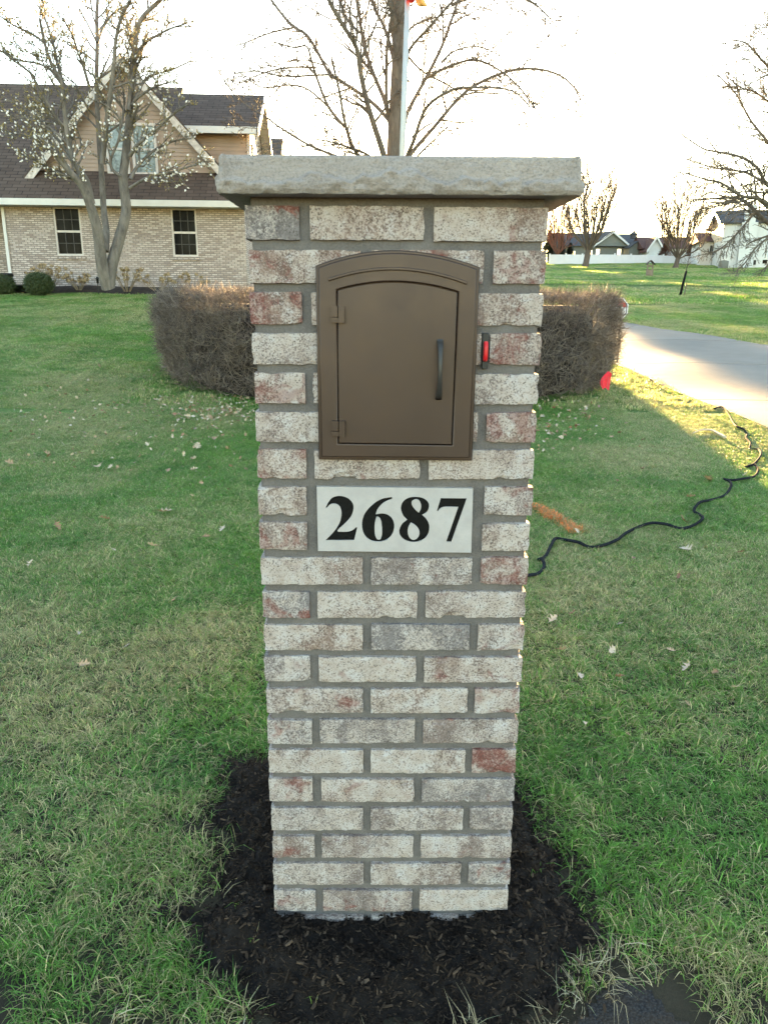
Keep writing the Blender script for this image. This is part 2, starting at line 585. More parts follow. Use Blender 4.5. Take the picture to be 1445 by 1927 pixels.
# ------------------------------------------------------------------ scatter: mulch shreds, grass, dry tufts
def shard(L, w, t, rg):
    V = []
    for i, f in enumerate((0, .5, 1.)):
        ww = w * (.5 + .5 * math.sin(math.pi * (.15 + .7 * f))) * rg.uniform(.7, 1.2)
        bz = rg.uniform(-.1, .12) * L
        for sx, sz in ((-1, -1), (1, -1), (1, 1), (-1, 1)):
            V.append(((f - .5) * L, sx * ww / 2 + rg.uniform(-.1, .1) * w, sz * t / 2 + bz))
    Fc = [(0, 1, 2, 3), (11, 10, 9, 8)]
    for s in (0, 4):
        for k in range(4):
            k2 = (k + 1) % 4
            Fc.append((s + k, s + 4 + k, s + 4 + k2, s + k2))
    return V, Fc
rg = random.Random(3)
src = []
for k in range(10):
    L = (.004, .006, .008, .011, .016, .024, .005, .010, .007, .034)[k]
    src.append(source('bark_shred', *shard(L, L * (.16 + .3 * (k % 4 == 0)), L * .14, rg), M['shred']))
nr = np.random.default_rng(5)
N0 = 120000
x = nr.uniform(-.8, .85, N0); y = nr.uniform(-.6, .95, N0)
dd = mulch_d(x, y)
edge = np.where(dd < .0, np.exp(dd / .022) * .8, 1.)
k = (nr.uniform(0, 1, N0) < edge) & (dd > -.09) & ~((np.abs(x) < .255) & (y > .005) & (y < .515))
x, y = x[k], y[k]
z = gz(x, y) + np.where(mulch_d(x, y) > 0, mulch_h(x, y), .012) + nr.uniform(-.001, .007, len(x))
rot = np.stack([nr.normal(0, .5, len(x)), nr.normal(0, .45, len(x)), nr.uniform(0, 6.28, len(x))], 1)
sh = inst_points('mulch_shreds', np.stack([x, y, z], 1), rot, nr.uniform(.5, 1.1, len(x)), nr.choice(10, len(x), p=[.17, .16, .14, .12, .07, .03, .15, .09, .065, .005]), src, M['shred'], mu)
stuff(sh)

def blade(V, Fc, C, bx, by, h, w, az, lean, tint, rg, seg=2, z0=-.004):
    b = len(V)
    dx, dy = math.cos(az), math.sin(az)
    px_, py_ = -dy, dx
    tw = rg.uniform(-.6, .6)
    for i in range(seg):
        f = i / seg
        r_ = lean * h * f * f
        zz = h * f * (1 - .25 * lean * f * .6)
        ww = w * (1 - .35 * f) / 2
        c_, s_ = math.cos(tw * f), math.sin(tw * f)
        ox, oy = (px_ * c_ + dx * s_) * ww, (py_ * c_ + dy * s_) * ww
        V.append((bx + dx * r_ - ox, by + dy * r_ - oy, z0 + zz)); V.append((bx + dx * r_ + ox, by + dy * r_ + oy, z0 + zz))
        C += [tint, tint]
    V.append((bx + dx * lean * h, by + dy * lean * h, z0 + h * max(.08, 1 - .25 * lean * .6 - .18 * lean * lean)))
    C.append(tint)
    for i in range(seg - 1):
        q = b + 2 * i
        Fc.append((q, q + 1, q + 3, q + 2))
    q = b + 2 * (seg - 1)
    Fc.append((q, q + 1, q + 2))
def clump(nb, rad, h0, h1, w0, w1, rg, lean=(.15, 1.3), mat=None, seg=3, comb=None, name='grass_clump'):
    V, Fc, C = [], [], []
    for i in range(nb):
        a = rg.uniform(0, 6.283); r_ = rad * math.sqrt(rg.random())
        az = rg.uniform(0, 6.283) if comb is None else rg.gauss(comb, .9)
        blade(V, Fc, C, r_ * math.cos(a), r_ * math.sin(a), rg.uniform(h0, h1), rg.uniform(w0, w1), az, rg.uniform(*lean), rg.random(), rg, seg)
    return source(name, V, Fc, mat or M['grass'], C)
def tile(size, nb, h0, h1, w0, w1, rg, lean, seg):
    V, Fc, C = [], [], []
    o = rg.uniform(0, 99)
    for i in range(nb):
        bx, by = rg.uniform(-.55, .55) * size, rg.uniform(-.55, .55) * size
        if rg.random() < .75:
            az = 3.2 * noise.noise(Vector((bx * 3 / size + o, by * 3 / size, 0))) * 2 + rg.gauss(0, .7)
        else:
            az = rg.uniform(0, 6.283)
        hh = rg.uniform(h0, h1) * (1 + .35 * noise.noise(Vector((bx * 4 / size, by * 4 / size + o, 3.))))
        blade(V, Fc, C, bx, by, hh, rg.uniform(w0, w1), az, rg.uniform(*lean), rg.random(), rg, seg)
    return source('grass_tile', V, Fc, M['grass'], C)
rg = random.Random(11)
near_tiles = [tile(.25, 2300, .013, .038, .0012, .0032, rg, (.5, 2.0), 3) for k in range(7)]
near_src = [clump(40, .05, .018, .046, .0014, .0029, rg, (.5, 2.0), comb=(None if k < 3 else 0.0)) for k in range(5)]
mid_tiles = [tile(1.0, 9000, .018, .048, .0022, .0048, rg, (.45, 1.8), 2) for k in range(6)]
mid_src = [clump(46, .12, .03, .062, .004, .007, rg, (.3, 1.3), seg=2) for k in range(4)]
far_tiles = [tile(4.0, 7000, .04, .085, .014, .026, rg, (.3, 1.2), 2) for k in range(4)]
def ok_grass(x, y):
    k = ~((np.abs(x) < .27) & (y > -.01) & (y < .53))
    k &= ~drive_in(x, y, -.02)
    k &= y > road_edge(x)
    k &= ~hedge_in(x, y, .93)
    k &= ~((x < -2.6) & (y > 19.6))
    k &= mulch_d(x, y) < 0
    return k
def keep_p(x, y):
    """how much grass grows here: worn away towards the road and the bare spot at the left"""
    dd = mulch_d(x, y)
    thin = sstep((y - road_edge(x) - .02 + .05 * wob(x, y, .8, 2.2)) / .16)
    bare = np.exp(-(((x + .80) / .10) ** 2 + ((y + .17) / .06) ** 2))
    return ok_grass(x, y) * thin * (1 - .92 * bare) * np.clip(-dd / .05 + .10, 0, 1)
def lay(cell, y0, y1, half):
    """grid cells over the view wedge split into full ones and ones with an edge in them"""
    full, part = [], []
    for yy in np.arange(y0, y1, cell):
        d = yy + cell - CAM[1] + .4
        xs_ = np.arange(-math.ceil(half * d / cell) * cell, half * d, cell)
        for xx in xs_:
            q = (np.arange(4) + .5) / 4 * cell
            X, Y = np.meshgrid(xx + q, yy + q)
            kp = keep_p(X, Y)
            (full if kp.min() > .97 else part if kp.max() > .02 else []).append((xx + cell / 2, yy + cell / 2))
    return np.array(full), np.array(part).reshape(-1, 2)
def slope_rot(x, y, e):
    dzx = (gz(x + e, y) - gz(x - e, y)) / (2 * e); dzy = (gz(x, y + e) - gz(x, y - e)) / (2 * e)
    return dzx, dzy
def lay_tiles(name, cells, cell, srcs, parent):
    n = len(cells)
    x, y = cells[:, 0], cells[:, 1]
    dzx, dzy = slope_rot(x, y, cell / 2)
    az = nr.integers(0, 4, n) * (math.pi / 2)
    # tilt to the ground in world axes, after turning about z
    E = []
    for i in range(n):
        nrm = Vector((-dzx[i], -dzy[i], 1)).normalized()
        qt = Vector((0, 0, 1)).rotation_difference(nrm) @ Euler((0, 0, az[i])).to_quaternion()
        E.append(tuple(qt.to_euler()))
    return inst_points(name, np.stack([x, y, gz(x, y)], 1), np.array(E), np.ones(n), nr.integers(0, len(srcs), n), srcs, M['grass'], parent)
def lay_edge(name, cells, cell, dens, srcs, parent, z=0.0):
    n = int(len(cells) * dens * cell * cell)
    c = cells[nr.integers(0, len(cells), n)] + nr.uniform(-.5, .5, (n, 2)) * cell
    x, y = c[:, 0], c[:, 1]
    k = nr.uniform(0, 1, n) < keep_p(x, y)
    x, y = x[k], y[k]; n = len(x)
    return inst_points(name, np.stack([x, y, gz(x, y)], 1), np.stack([nr.normal(0, .14, n), nr.normal(0, .14, n), nr.uniform(0, 6.28, n)], 1), nr.uniform(.75, 1.2, n), nr.integers(0, len(srcs), n), srcs, M['grass'], parent)
fu, pa = lay(.25, -.75, 10.0, .64)
fu = fu[nr.uniform(0, 1, len(fu)) > (fu[:, 1] - 6.6) / 3.4]
pa = pa[pa[:, 1] < 7.6]
lawn_obj = lay_tiles('grass', fu, .25, near_tiles, None)
stuff(tag(lawn_obj, 'mown green grass with straw patches covering the front lawn', 'grass'))
stuff(lay_edge('grass_edges', pa, .25, 950, near_src, lawn_obj))
fu, pa = lay(1.0, 7.25, 26.25, .62)
stuff(lay_tiles('grass_further_back', fu, 1.0, mid_tiles, lawn_obj))
stuff(lay_edge('grass_edges_further_back', pa, 1.0, 75, mid_src, lawn_obj))
fu, pa = lay(4.0, 26.25, 112, .6)
fu = fu[fu[:, 0] > -4]
stuff(lay_tiles('grass_far_lawn', fu, 4.0, far_tiles, lawn_obj))
# dry tufts along the road edge and thin blades on the mulch
rg = random.Random(23)
dry_src = [clump(16, .035, .015, .045, .0010, .0022, rg, (.8, 2.4), M['dry'], 3, name='dry_tuft') for k in range(4)]
x = nr.uniform(-1.3, 1.5, 2600); y = nr.uniform(-.62, -.02, 2600)
p = np.exp(-((y - road_edge(x) - .015) / .045) ** 2) * np.clip(.3 + .6 * wob(x, y, .9, 4.), 0, 1)
k = nr.uniform(0, 1, len(x)) < p
x, y = x[k], y[k]
stuff(inst_points('dry_grass_edge', np.stack([x, y, gz(x, y) + .004 + np.clip(mulch_h(x, y), 0, 1) * (mulch_d(x, y) > 0)], 1), np.stack([nr.normal(0, .35, len(x)), nr.normal(0, .35, len(x)), nr.uniform(0, 6.28, len(x))], 1),
                  nr.uniform(.6, 1.2, len(x)), nr.integers(0, 4, len(x)), dry_src, M['dry'], lawn_obj))
spr_src = [clump(4, .012, .02, .045, .0014, .0024, rg, (.5, 1.6), seg=3, name='stray_blades') for k in range(3)]
x = nr.uniform(-.7, .8, 420); y = nr.uniform(-.5, .8, 420)
k = (mulch_d(x, y) > 0.0) & (nr.uniform(0, 1, len(x)) < .05 + .6 * np.exp(-mulch_d(x, y) / .035)) & ~((np.abs(x) < .27) & (y > -.02))
x, y = x[k], y[k]
stuff(inst_points('stray_grass_blades', np.stack([x, y, gz(x, y) + mulch_h(x, y)], 1), np.stack([nr.normal(0, .3, len(x)), nr.normal(0, .3, len(x)), nr.uniform(0, 6.28, len(x))], 1),
                  nr.uniform(.7, 1.2, len(x)), nr.integers(0, 3, len(x)), spr_src, M['grass'], lawn_obj))
#PART3
# ------------------------------------------------------------------ brick pillar
W, PH, ZT = .52, .0706796, 1.340 + .151166          # width, course height, top of first course
m = NT('pillar_brick')
co = m.coord()
oi = m.n('ObjectInfo')
seed = m.vmath('SCALE', oi.outputs['Location'], (0, 0, 0))
off = m.n('CombineXYZ', {'X': m.math('MULTIPLY', oi.outputs['Random'], 91.), 'Y': m.math('MULTIPLY', oi.outputs['Random'], 37.), 'Z': m.math('MULTIPLY', oi.outputs['Random'], 53.)}).outputs[0]
v = m.vmath('ADD', co, off)
tone = m.attr('tone').outputs['Fac']; red = m.attr('red').outputs['Fac']; grey = m.attr('grey').outputs['Fac']
n_big = m.noise(m.vmath('MULTIPLY', v, (1., 1., .6)), 13., 4, .6, .5)
n_mid = m.noise(v, 75., 7, .78, .3)
n_fine = m.noise(v, 300., 4, .75)
clay = m.ramp(m.noise(v, 26., 4, .65), [(.3, (.13, .085, .066)), (.5, (.225, .155, .125)), (.7, (.32, .235, .19))])
clay = m.mix(grey, clay, m.ramp(n_mid, [(.3, (.13, .12, .122)), (.7, (.25, .235, .235))]))
redc = m.ramp(n_mid, [(.3, (.11, .040, .034)), (.6, (.21, .080, .064)), (.8, (.30, .17, .145))])
# red clay showing, stronger towards the arrises of some bricks
rf = m.n('MapRange', {'Value': m.math('ADD', m.noise(v, 22., 3, .6, .6), m.math('MULTIPLY', m.math('SUBTRACT', red, 1.), .24)), 'From Min': .42, 'From Max': .52}).outputs[0]
c = m.mix(rf, clay, redc)
# lime wash left in the hollows
wf = m.math('ADD', m.math('MULTIPLY', n_big, .72), m.math('MULTIPLY', n_mid, .40))
wf = m.math('ADD', wf, m.math('MULTIPLY', m.math('SUBTRACT', n_fine, .5), .72))
wf = m.n('MapRange', {'Value': m.math('SUBTRACT', wf, m.math('MULTIPLY', m.math('SUBTRACT', tone, .5), .42)), 'From Min': .475, 'From Max': .64, 'To Max': .92}).outputs[0]
lime = m.ramp(m.noise(v, 34., 3, .6), [(.3, (.385, .325, .28)), (.5, (.465, .41, .37)), (.7, (.50, .475, .46))])
c = m.mix(m.math('MULTIPLY', wf, m.math('SUBTRACT', 1., m.math('MULTIPLY', rf, .45))), c, lime)
# dark pits and soot
pit = m.n('TexVoronoi', {'Vector': v, 'Scale': 210., 'Randomness': 1.}).outputs['Distance']
pm = m.math('MULTIPLY', m.math('LESS_THAN', pit, .30), m.math('GREATER_THAN', m.noise(v, 70., 3, .6), .54))
c = m.mix(m.math('MULTIPLY', pm, .75), c, (.085, .070, .060))
fr = m.ramp(n_fine, [(.35, .85), (.47, 0.)])
c = m.mix(fr, c, (.10, .08, .07))
m.col(c); m.rough(.92); m.spec(.2)
h = m.math('ADD', m.math('MULTIPLY', n_mid, .6), m.math('ADD', m.math('MULTIPLY', n_fine, .35), m.math('MULTIPLY', pm, -.35)))
m.bump(h, .75, .004)
M['brick'] = m.m
m = NT('mortar')
co = m.coord()
n1 = m.noise(co, 300., 4, .75); n2 = m.noise(co, 14., 4, .6)
m.col(m.mix(m.ramp(n1, [(.35, .0), (.7, .5)]), m.ramp(n2, [(.3, (.088, .080, .075)), (.7, (.148, .136, .128))]), (.225, .208, .195)))
m.rough(.95); m.spec(.15); m.bump(m.math('ADD', n1, m.noise(co, 70., 3, .6)), .55, .003)
M['mortar'] = m.m

def brick_mesh(L, H, D, seed, res=.0075):
    """rough tumbled brick, origin at the middle of its front face"""
    nx, ny, nz = max(2, round(L / res)), max(2, round(D / (res * 2.2))), max(2, round(H / res))
    idx, V, Fc = {}, [], []
    o = Vector((seed * 7.13, seed * 3.7, seed * 1.9))
    def vid(i, j, k):
        if (i, j, k) in idx:
            return idx[(i, j, k)]
        p = Vector(((i / nx - .5) * L, j / ny * D, (k / nz - .5) * H))
        # worn arrises
        q = Vector((abs(p.x) - L / 2, -p.y, abs(p.z) - H / 2))
        c = .0028
        e = [max(0, c + t) for t in q]
        ln = math.sqrt(e[0] ** 2 + e[1] ** 2 + e[2] ** 2)
        if ln > c:
            f = 1 - c / ln
            p -= Vector((math.copysign(e[0] * f, p.x), -e[1] * f, math.copysign(e[2] * f, p.z)))
        nv = noise.noise_vector(p * 60 + o) * .0011 + noise.noise_vector(p * 150 + o) * .0009
        nearedge = 1.0 if sum(t > -.004 for t in q) >= 2 else .45
        p += nv * (nearedge * 1.5)
        ch = noise.noise(p * 38 + o * 2)
        if ch > .32 and sum(t > -.009 for t in q) >= 2:          # chips
            p += Vector((-math.copysign(1, p.x) * .002 * (q.x > -.009), .003 * (q.y > -.009), -math.copysign(1, p.z) * .003 * (q.z > -.009))) * min(1, (ch - .32) * 5)
        idx[(i, j, k)] = len(V)
        V.append(tuple(p))
        return idx[(i, j, k)]
    for i in range(nx):
        for k in range(nz):
            Fc.append((vid(i, 0, k), vid(i + 1, 0, k), vid(i + 1, 0, k + 1), vid(i, 0, k + 1)))
            Fc.append((vid(i, ny, k), vid(i, ny, k + 1), vid(i + 1, ny, k + 1), vid(i + 1, ny, k)))
    for i in range(nx):
        for j in range(ny):
            Fc.append((vid(i, j, 0), vid(i, j + 1, 0), vid(i + 1, j + 1, 0), vid(i + 1, j, 0)))
            Fc.append((vid(i, j, nz), vid(i + 1, j, nz), vid(i + 1, j + 1, nz), vid(i, j + 1, nz)))
    for j in range(ny):
        for k in range(nz):
            Fc.append((vid(0, j, k), vid(0, j, k + 1), vid(0, j + 1, k + 1), vid(0, j + 1, k)))
            Fc.append((vid(nx, j, k), vid(nx, j + 1, k), vid(nx, j + 1, k + 1), vid(nx, j, k + 1)))
    me = bpy.data.meshes.new('brick')
    me.from_pydata(V, [], Fc)
    me.materials.append(M['brick'])
    return me
BH = .0565                                            # brick face height
HD, ST = .0925, .1985                                 # header and stretcher lengths
st_mesh = [brick_mesh(ST, BH, HD, k + 1) for k in range(7)]
hd_mesh = [brick_mesh(HD, BH, HD, k + 21) for k in range(4)]
pillar = thing('brick_pillar', 'square whitewashed brick mailbox pillar with a rough stone cap', 'pillar', (0, 0, 0))
rb = random.Random(41)
J = (W - HD - 2 * ST) / 2
# looks of the front bricks read off the photograph: (tone, red, grey) by course, left to right
LOOK = {
    0: [(.72, .55, .9), (.45, .25, .1), (.42, .3, .1)], 1: [(.38, .35, .0), (.55, .6, .2), (.45, .85, .3)],
    2: [(.45, .75, .1), (.5, .3, 0), (.48, .5, .2)], 3: [(.35, .15, .5), (.5, .2, 0), (.55, .75, .4)],
    4: [(.42, .85, .1), (.5, .2, 0), (.42, .35, .5)], 5: [(.32, .1, .4), (.5, .2, .2), (.55, .97, .1)],
    6: [(.45, .8, .1), (.40, .1, .3), (.38, .1, .3)], 7: [(.45, .25, .2), (.45, .55, .5)], 8: [(.50, .75, .3), (.36, .2, .2)],
    9: [(.34, .2, .2), (.5, .15, .6), (.48, .8, .2)], 10: [(.62, .6, .9), (.36, .1, .2), (.42, .1, .4)],
    11: [(.34, .1, .1), (.55, .1, .9), (.45, .5, .4)], 12: [(.5, .4, .7), (.33, .15, .1), (.42, .3, .2)],
    13: [(.44, .2, .4), (.30, .05, .1), (.5, .7, .3)], 14: [(.5, .45, .7), (.48, .1, .7), (.50, .1, .4)],
    15: [(.36, .1, .2), (.33, .15, .1), (.5, 1.05, .2)], 16: [(.46, .7, .4), (.38, .2, .0), (.5, .1, .8)],
    17: [(.5, .1, .6), (.46, .15, .5), (.48, .3, .7)], 18: [(.45, .55, .3), (.42, .1, .4), (.44, .1, .4)],
    19: [(.46, .15, .5), (.45, .1, .3), (.55, .4, .8)], 20: [(.5, .4, .7), (.60, .35, .5), (.24, .1, .0)], 21: [(.4, .2, .2)] * 3}
def put_brick(me, k, face, x, look=None):
    """face 0 front, 1 right, 2 back, 3 left; x along that face from its middle"""
    o = bpy.data.objects.new('brick', me)
    link(o, pillar)
    z = ZT - k * PH - BH / 2
    c, s = math.cos(face * math.pi / 2), math.sin(face * math.pi / 2)
    yl = -W / 2 + rb.uniform(-.0022, .0010)
    o.location = (x * c - yl * s, W / 2 + x * s + yl * c, z + rb.uniform(-.0008, .0008))
    o.rotation_euler = (rb.uniform(-.012, .012), rb.uniform(-.008, .008), face * math.pi / 2 + rb.uniform(-.01, .01))
    lk = look or (rb.uniform(.32, .58), rb.choice((.1, .1, .2, .3, .5, .8)), rb.uniform(0, .7))
    o['tone'], o['red'], o['grey'] = [float(t) for t in lk]
    return o
for k in range(23):
    A = (k % 2 == 0)
    look = LOOK.get(k, [(.4, .2, .3)] * 3)
    for face in range(4):
        # two stretchers; the header seen at the corner is the end of the neighbouring side's stretcher
        xs_ = [-W / 2 + HD + J + ST / 2, W / 2 - ST / 2] if A else [-W / 2 + ST / 2, W / 2 - HD - J - ST / 2]
        for i, xx in enumerate(xs_):
            if k in (7, 8) and face == 0:
                if k == 7:
                    if i == 0: put_brick(hd_mesh[0], k, 0, -W / 2 + HD / 2, look[0])
                else:
                    if i == 1: put_brick(hd_mesh[1], k, 0, W / 2 - HD / 2, look[1])
                continue
            lk = None
            if face == 0:
                lk = look[1 + i] if A else look[i]
            if A and face == 3 and i == 1:
                lk = look[0]
            if (not A) and face == 1 and i == 0:
                lk = look[-1]
            put_brick(rb.choice(st_mesh), k, face, xx, lk)
# mortar core, set back behind the brick faces
def core():
    b = bmesh.new()
    n, h = 52, 150
    ring = []
    hw = W / 2 - .0075
    for i in range(n): ring.append((-hw + 2 * hw * i / n, -hw))
    for i in range(n): ring.append((hw, -hw + 2 * hw * i / n))
    for i in range(n): ring.append((hw - 2 * hw * i / n, hw))
    for i in range(n): ring.append((-hw, hw - 2 * hw * i / n))
    rows = []
    for k in range(h + 1):
        z = -.14 + (ZT + .014 + .14) * k / h
        row = []
        for (x, y) in ring:
            p = Vector((x, y + W / 2, z))
            nv = noise.noise(p * 35) * .0012 + noise.noise(p * 120) * .0007
            d = Vector((x, y, 0)).normalized()
            row.append(b.verts.new(p + d * nv))
        rows.append(row)
    for k in range(h):
        for i in range(4 * n):
            j = (i + 1) % (4 * n)
            b.faces.new((rows[k][i], rows[k][j], rows[k + 1][j], rows[k + 1][i]))
    b.faces.new(rows[-1])
    return b
from_bm('mortar', core(), M['mortar'], pillar, True)

# stone cap with a pitched rock face
m = NT('cap_limestone')
co = m.coord()
n1 = m.noise(co, 9., 5, .6); n2 = m.noise(co, 240., 4, .8); n3 = m.noise(m.vmath('MULTIPLY', co, (1, 1, 3.2)), 75., 5, .7, .5)
c = m.ramp(n1, [(.3, (.30, .265, .24)), (.5, (.355, .315, .285)), (.7, (.41, .37, .335))])
c = m.mix(m.ramp(n2, [(.32, .6), (.5, 0.)]), c, (.10, .095, .088))
c = m.mix(m.ramp(n2, [(.55, 0.), (.75, .55)]), c, (.44, .43, .40))
c = m.mix(m.ramp(n3, [(.3, .35), (.5, 0.)]), c, (.17, .155, .135))
m.col(c); m.rough(.9); m.spec(.2)
m.bump(m.math('ADD', m.math('MULTIPLY', n3, .8), m.math('MULTIPLY', n2, .5)), .8, .005)
M['cap'] = m.m
CO = .046                                              # overhang
CZ0, CZ1 = ZT + .014, ZT + .075
def cap_mesh():
    b = bmesh.new()
    hw = W / 2 + CO
    n, h = 150, 22
    ring = []
    rad = .018
    def corner(cx, cy, a0):
        for q in range(6):
            a = a0 + math.pi / 2 * q / 5
            ring.append((cx + rad * math.cos(a), cy + rad * math.sin(a), math.cos(a), math.sin(a)))
    def side(x0, y0, x1, y1, nx, ny):
        for i in range(1, n):
            t = i / n
            ring.append((x0 + (x1 - x0) * t, y0 + (y1 - y0) * t, nx, ny))
    e = hw - rad
    side(-e, -hw, e, -hw, 0, -1); corner(e, -e, -math.pi / 2)
    side(hw, -e, hw, e, 1, 0); corner(e, e, 0)
    side(e, hw, -e, hw, 0, 1); corner(-e, e, math.pi / 2)
    side(-hw, e, -hw, -e, -1, 0); corner(-e, -e, math.pi)
    rows = []
    for k in range(h + 1):
        f = k / h
        z = CZ0 + (CZ1 - CZ0) * f
        row = []
        for (x, y, nx, ny) in ring:
            s = (x * (-ny) + y * nx) if True else 0
            s += 3.3 * nx + 7.7 * max(ny, 0)
            # scalloped ledge: above it the face leans back, below it is broken vertical
            led = .36 + .34 * noise.noise(Vector((s * 13, 1.7, 0))) + .30 * abs(noise.noise(Vector((s * 24, 5., 0)))) + .05 * noise.noise(Vector((s * 90, 2., 1.)))
            led = min(max(led, .12), .8)
            d = 0.0
            if f > led:
                d -= .001 + .0070 * (f - led) / (1 - led)
                d += -.0085 * min(1, (f - led) / .06)
            else:
                d += .003 - .008 * ((led - f) / led) ** 1.3 * (.6 + .9 * noise.noise(Vector((s * 16, 9., 2.)))) + .006 * noise.noise(Vector((s * 34, f * 3., 4.))) + .003 * noise.noise(Vector((s * 90, f * 6., 4.)))
            pz = Vector((s * 1.0, f * .062, 3.3))
            d += .0026 * noise.noise(pz * 60) + .0016 * noise.noise(pz * 160) + .0009 * noise.noise(pz * 380)
            d += .004 * noise.noise(Vector((s * 5, f * 1.1, 8.)))
            if abs(nx) > .3: d *= .4
            if f < .06: d -= .003
            if f > .93: d -= .0025 * (f - .93) / .07
            zz = z + (.0009 * noise.noise(pz * 90) if 0 < k < h else 0)
            row.append(b.verts.new((x + .003 + nx * d, y + W / 2 + ny * d, zz)))
        rows.append(row)
    N = len(ring)
    for k in range(h):
        for i in range(N):
            j = (i + 1) % N
            b.faces.new((rows[k][i], rows[k][j], rows[k + 1][j], rows[k + 1][i]))
    b.faces.new(rows[-1]); b.faces.new(list(reversed(rows[0])))
    return b
cap = from_bm('cap_stone', cap_mesh(), M['cap'], pillar)
for p in cap.data.polygons:
    p.use_smooth = len(p.vertices) == 4
cap['label'] = 'grey rock-faced limestone cap'

# ------------------------------------------------------------------ flat outlines turned into solid plates
def plate(name, loops, y0, thick, mat, parent, bevel=0.0, bres=2):
    """loops: closed lists of (x, z); first is the outline, further ones are holes. Front face at y0, solid goes back."""
    cu = bpy.data.curves.new(name, 'CURVE')
    cu.dimensions = '2D'
    cu.fill_mode = 'BOTH'
    for lp in loops:
        sp = cu.splines.new('POLY')
        sp.points.add(len(lp) - 1)
        for q, (a, b) in zip(sp.points, lp):
            q.co = (a, b, 0, 1)
        sp.use_cyclic_u = True
    cu.extrude = max(thick / 2 - bevel, .0001)
    cu.bevel_depth = bevel
    cu.bevel_resolution = bres
    cu.offset = -bevel if bevel else 0
    tmp = bpy.data.objects.new(name, cu)
    COL.objects.link(tmp)
    dg = bpy.context.evaluated_depsgraph_get()
    dg.update()
    me = bpy.data.meshes.new_from_object(tmp.evaluated_get(dg))
    bpy.data.objects.remove(tmp)
    for v in me.vertices:
        x_, y_, z_ = v.co
        v.co = (x_, y0 + thick / 2 - z_, y_)
    me.materials.clear()
    me.materials.append(mat)
    me.name = name
    me.update()
    return link(bpy.data.objects.new(name, me), parent)
def px_loop(pts, Y):
    out = []
    for (a, b) in pts:
        p = P(a, b, Y)
        out.append((p.x, p.z))
    return out

# ------------------------------------------------------------------ address plaque
m = NT('plaque_stone')
co = m.coord()
n2 = m.noise(co, 330., 3, .7); n1 = m.noise(co, 20., 4, .6)
c = m.ramp(n1, [(.3, (.36, .335, .32)), (.7, (.44, .415, .40))])
c = m.mix(m.ramp(n2, [(.35, .3), (.5, 0.)]), c, (.33, .33, .32))
m.col(c); m.rough(.9); m.bump(n2, .2, .002)
M['plaque'] = m.m
M['black_paint'] = plain('black_paint', (.0025, .003, .0035), .5, 0, .4, 120., .15, spec=.15)
def zloop(pts):
    """trace in enlarged plaque coordinates; a third value 1 marks a corner; smooth runs are splined"""
    n = len(pts)
    cs = [i for i in range(n) if len(pts[i]) > 2]
    P2 = [(p[0], p[1], 0) for p in pts]
    out = []
    if not cs:
        return [(v.x, v.y) for v in catmull(P2, 6, True)]
    for a, b in zip(cs, cs[1:] + [cs[0] + n]):
        run = [P2[i % n] for i in range(a, b + 1)]
        sm = catmull(run, 6) if len(run) > 2 else [Vector(r_) for r_ in run]
        out += [(v.x, v.y) for v in sm[:-1]]
    return out
def zpx(lp):
    return px_loop([(590 + a / 4.661, 910 + b / 4.661) for a, b in lp], -.002)
DIG = {
    'two': [[(106, 213, 1), (130, 165), (168, 122), (232, 108), (300, 127), (343, 172), (350, 225), (328, 290), (275, 350), (213, 408), (218, 422, 1), (295, 422), (345, 407), (370, 384, 1), (384, 384, 1), (356, 498, 1), (104, 498, 1), (180, 420), (228, 345), (245, 275), (241, 228), (221, 192), (185, 178), (148, 184), (118, 213, 1)]],
    'six': [[(688, 118, 1), (600, 134), (520, 182), (450, 262), (425, 350), (440, 438), (493, 494), (570, 510), (642, 492), (692, 440), (708, 370), (690, 308), (648, 272), (598, 262), (546, 270, 1), (562, 225), (602, 178), (648, 150), (688, 136, 1)],
            [(550, 298), (536, 365), (538, 440), (553, 482), (572, 492), (591, 480), (601, 430), (598, 360), (586, 312), (568, 294)]],
    'eight': [[(890, 116), (960, 128), (1004, 163), (1012, 205), (995, 248), (953, 276, 1), (990, 312), (1014, 370), (1005, 440), (960, 492), (880, 514), (802, 496), (761, 455), (752, 410), (775, 355), (820, 317, 1), (785, 280), (766, 220), (780, 165), (825, 128)],
              [(895, 138), (925, 148), (942, 185), (940, 222), (922, 256, 1), (885, 222), (862, 185), (864, 155)],
              [(854, 342, 1), (895, 368), (922, 402), (928, 440), (910, 478), (875, 494), (842, 475), (826, 430), (832, 382)]],
    'seven': [[(1115, 128, 1), (1343, 130, 1), (1208, 512, 1), (1162, 510, 1), (1268, 206, 1), (1190, 204), (1135, 208), (1106, 224), (1092, 243, 1), (1080, 242, 1)]]}
plaque = thing('address_plaque', 'pale limestone plaque engraved with the black number 2687 below the mailbox', 'sign', (0, 0, 0))
rect = px_loop([(596, 916), (890, 919), (886.5, 1040), (598.5, 1037)], -.002)
holes = [zpx(zloop(l)) for d in DIG.values() for l in d]
plate('stone_face', [rect] + holes, -.002, .006, M['plaque'], plaque)
plate('stone_back', [rect], .0041, .06, M['plaque'], plaque)
for nm, loops in DIG.items():
    o = plate('digit_' + nm, [zpx(zloop(l)) for l in loops], .0012, .0028, M['black_paint'], plaque)

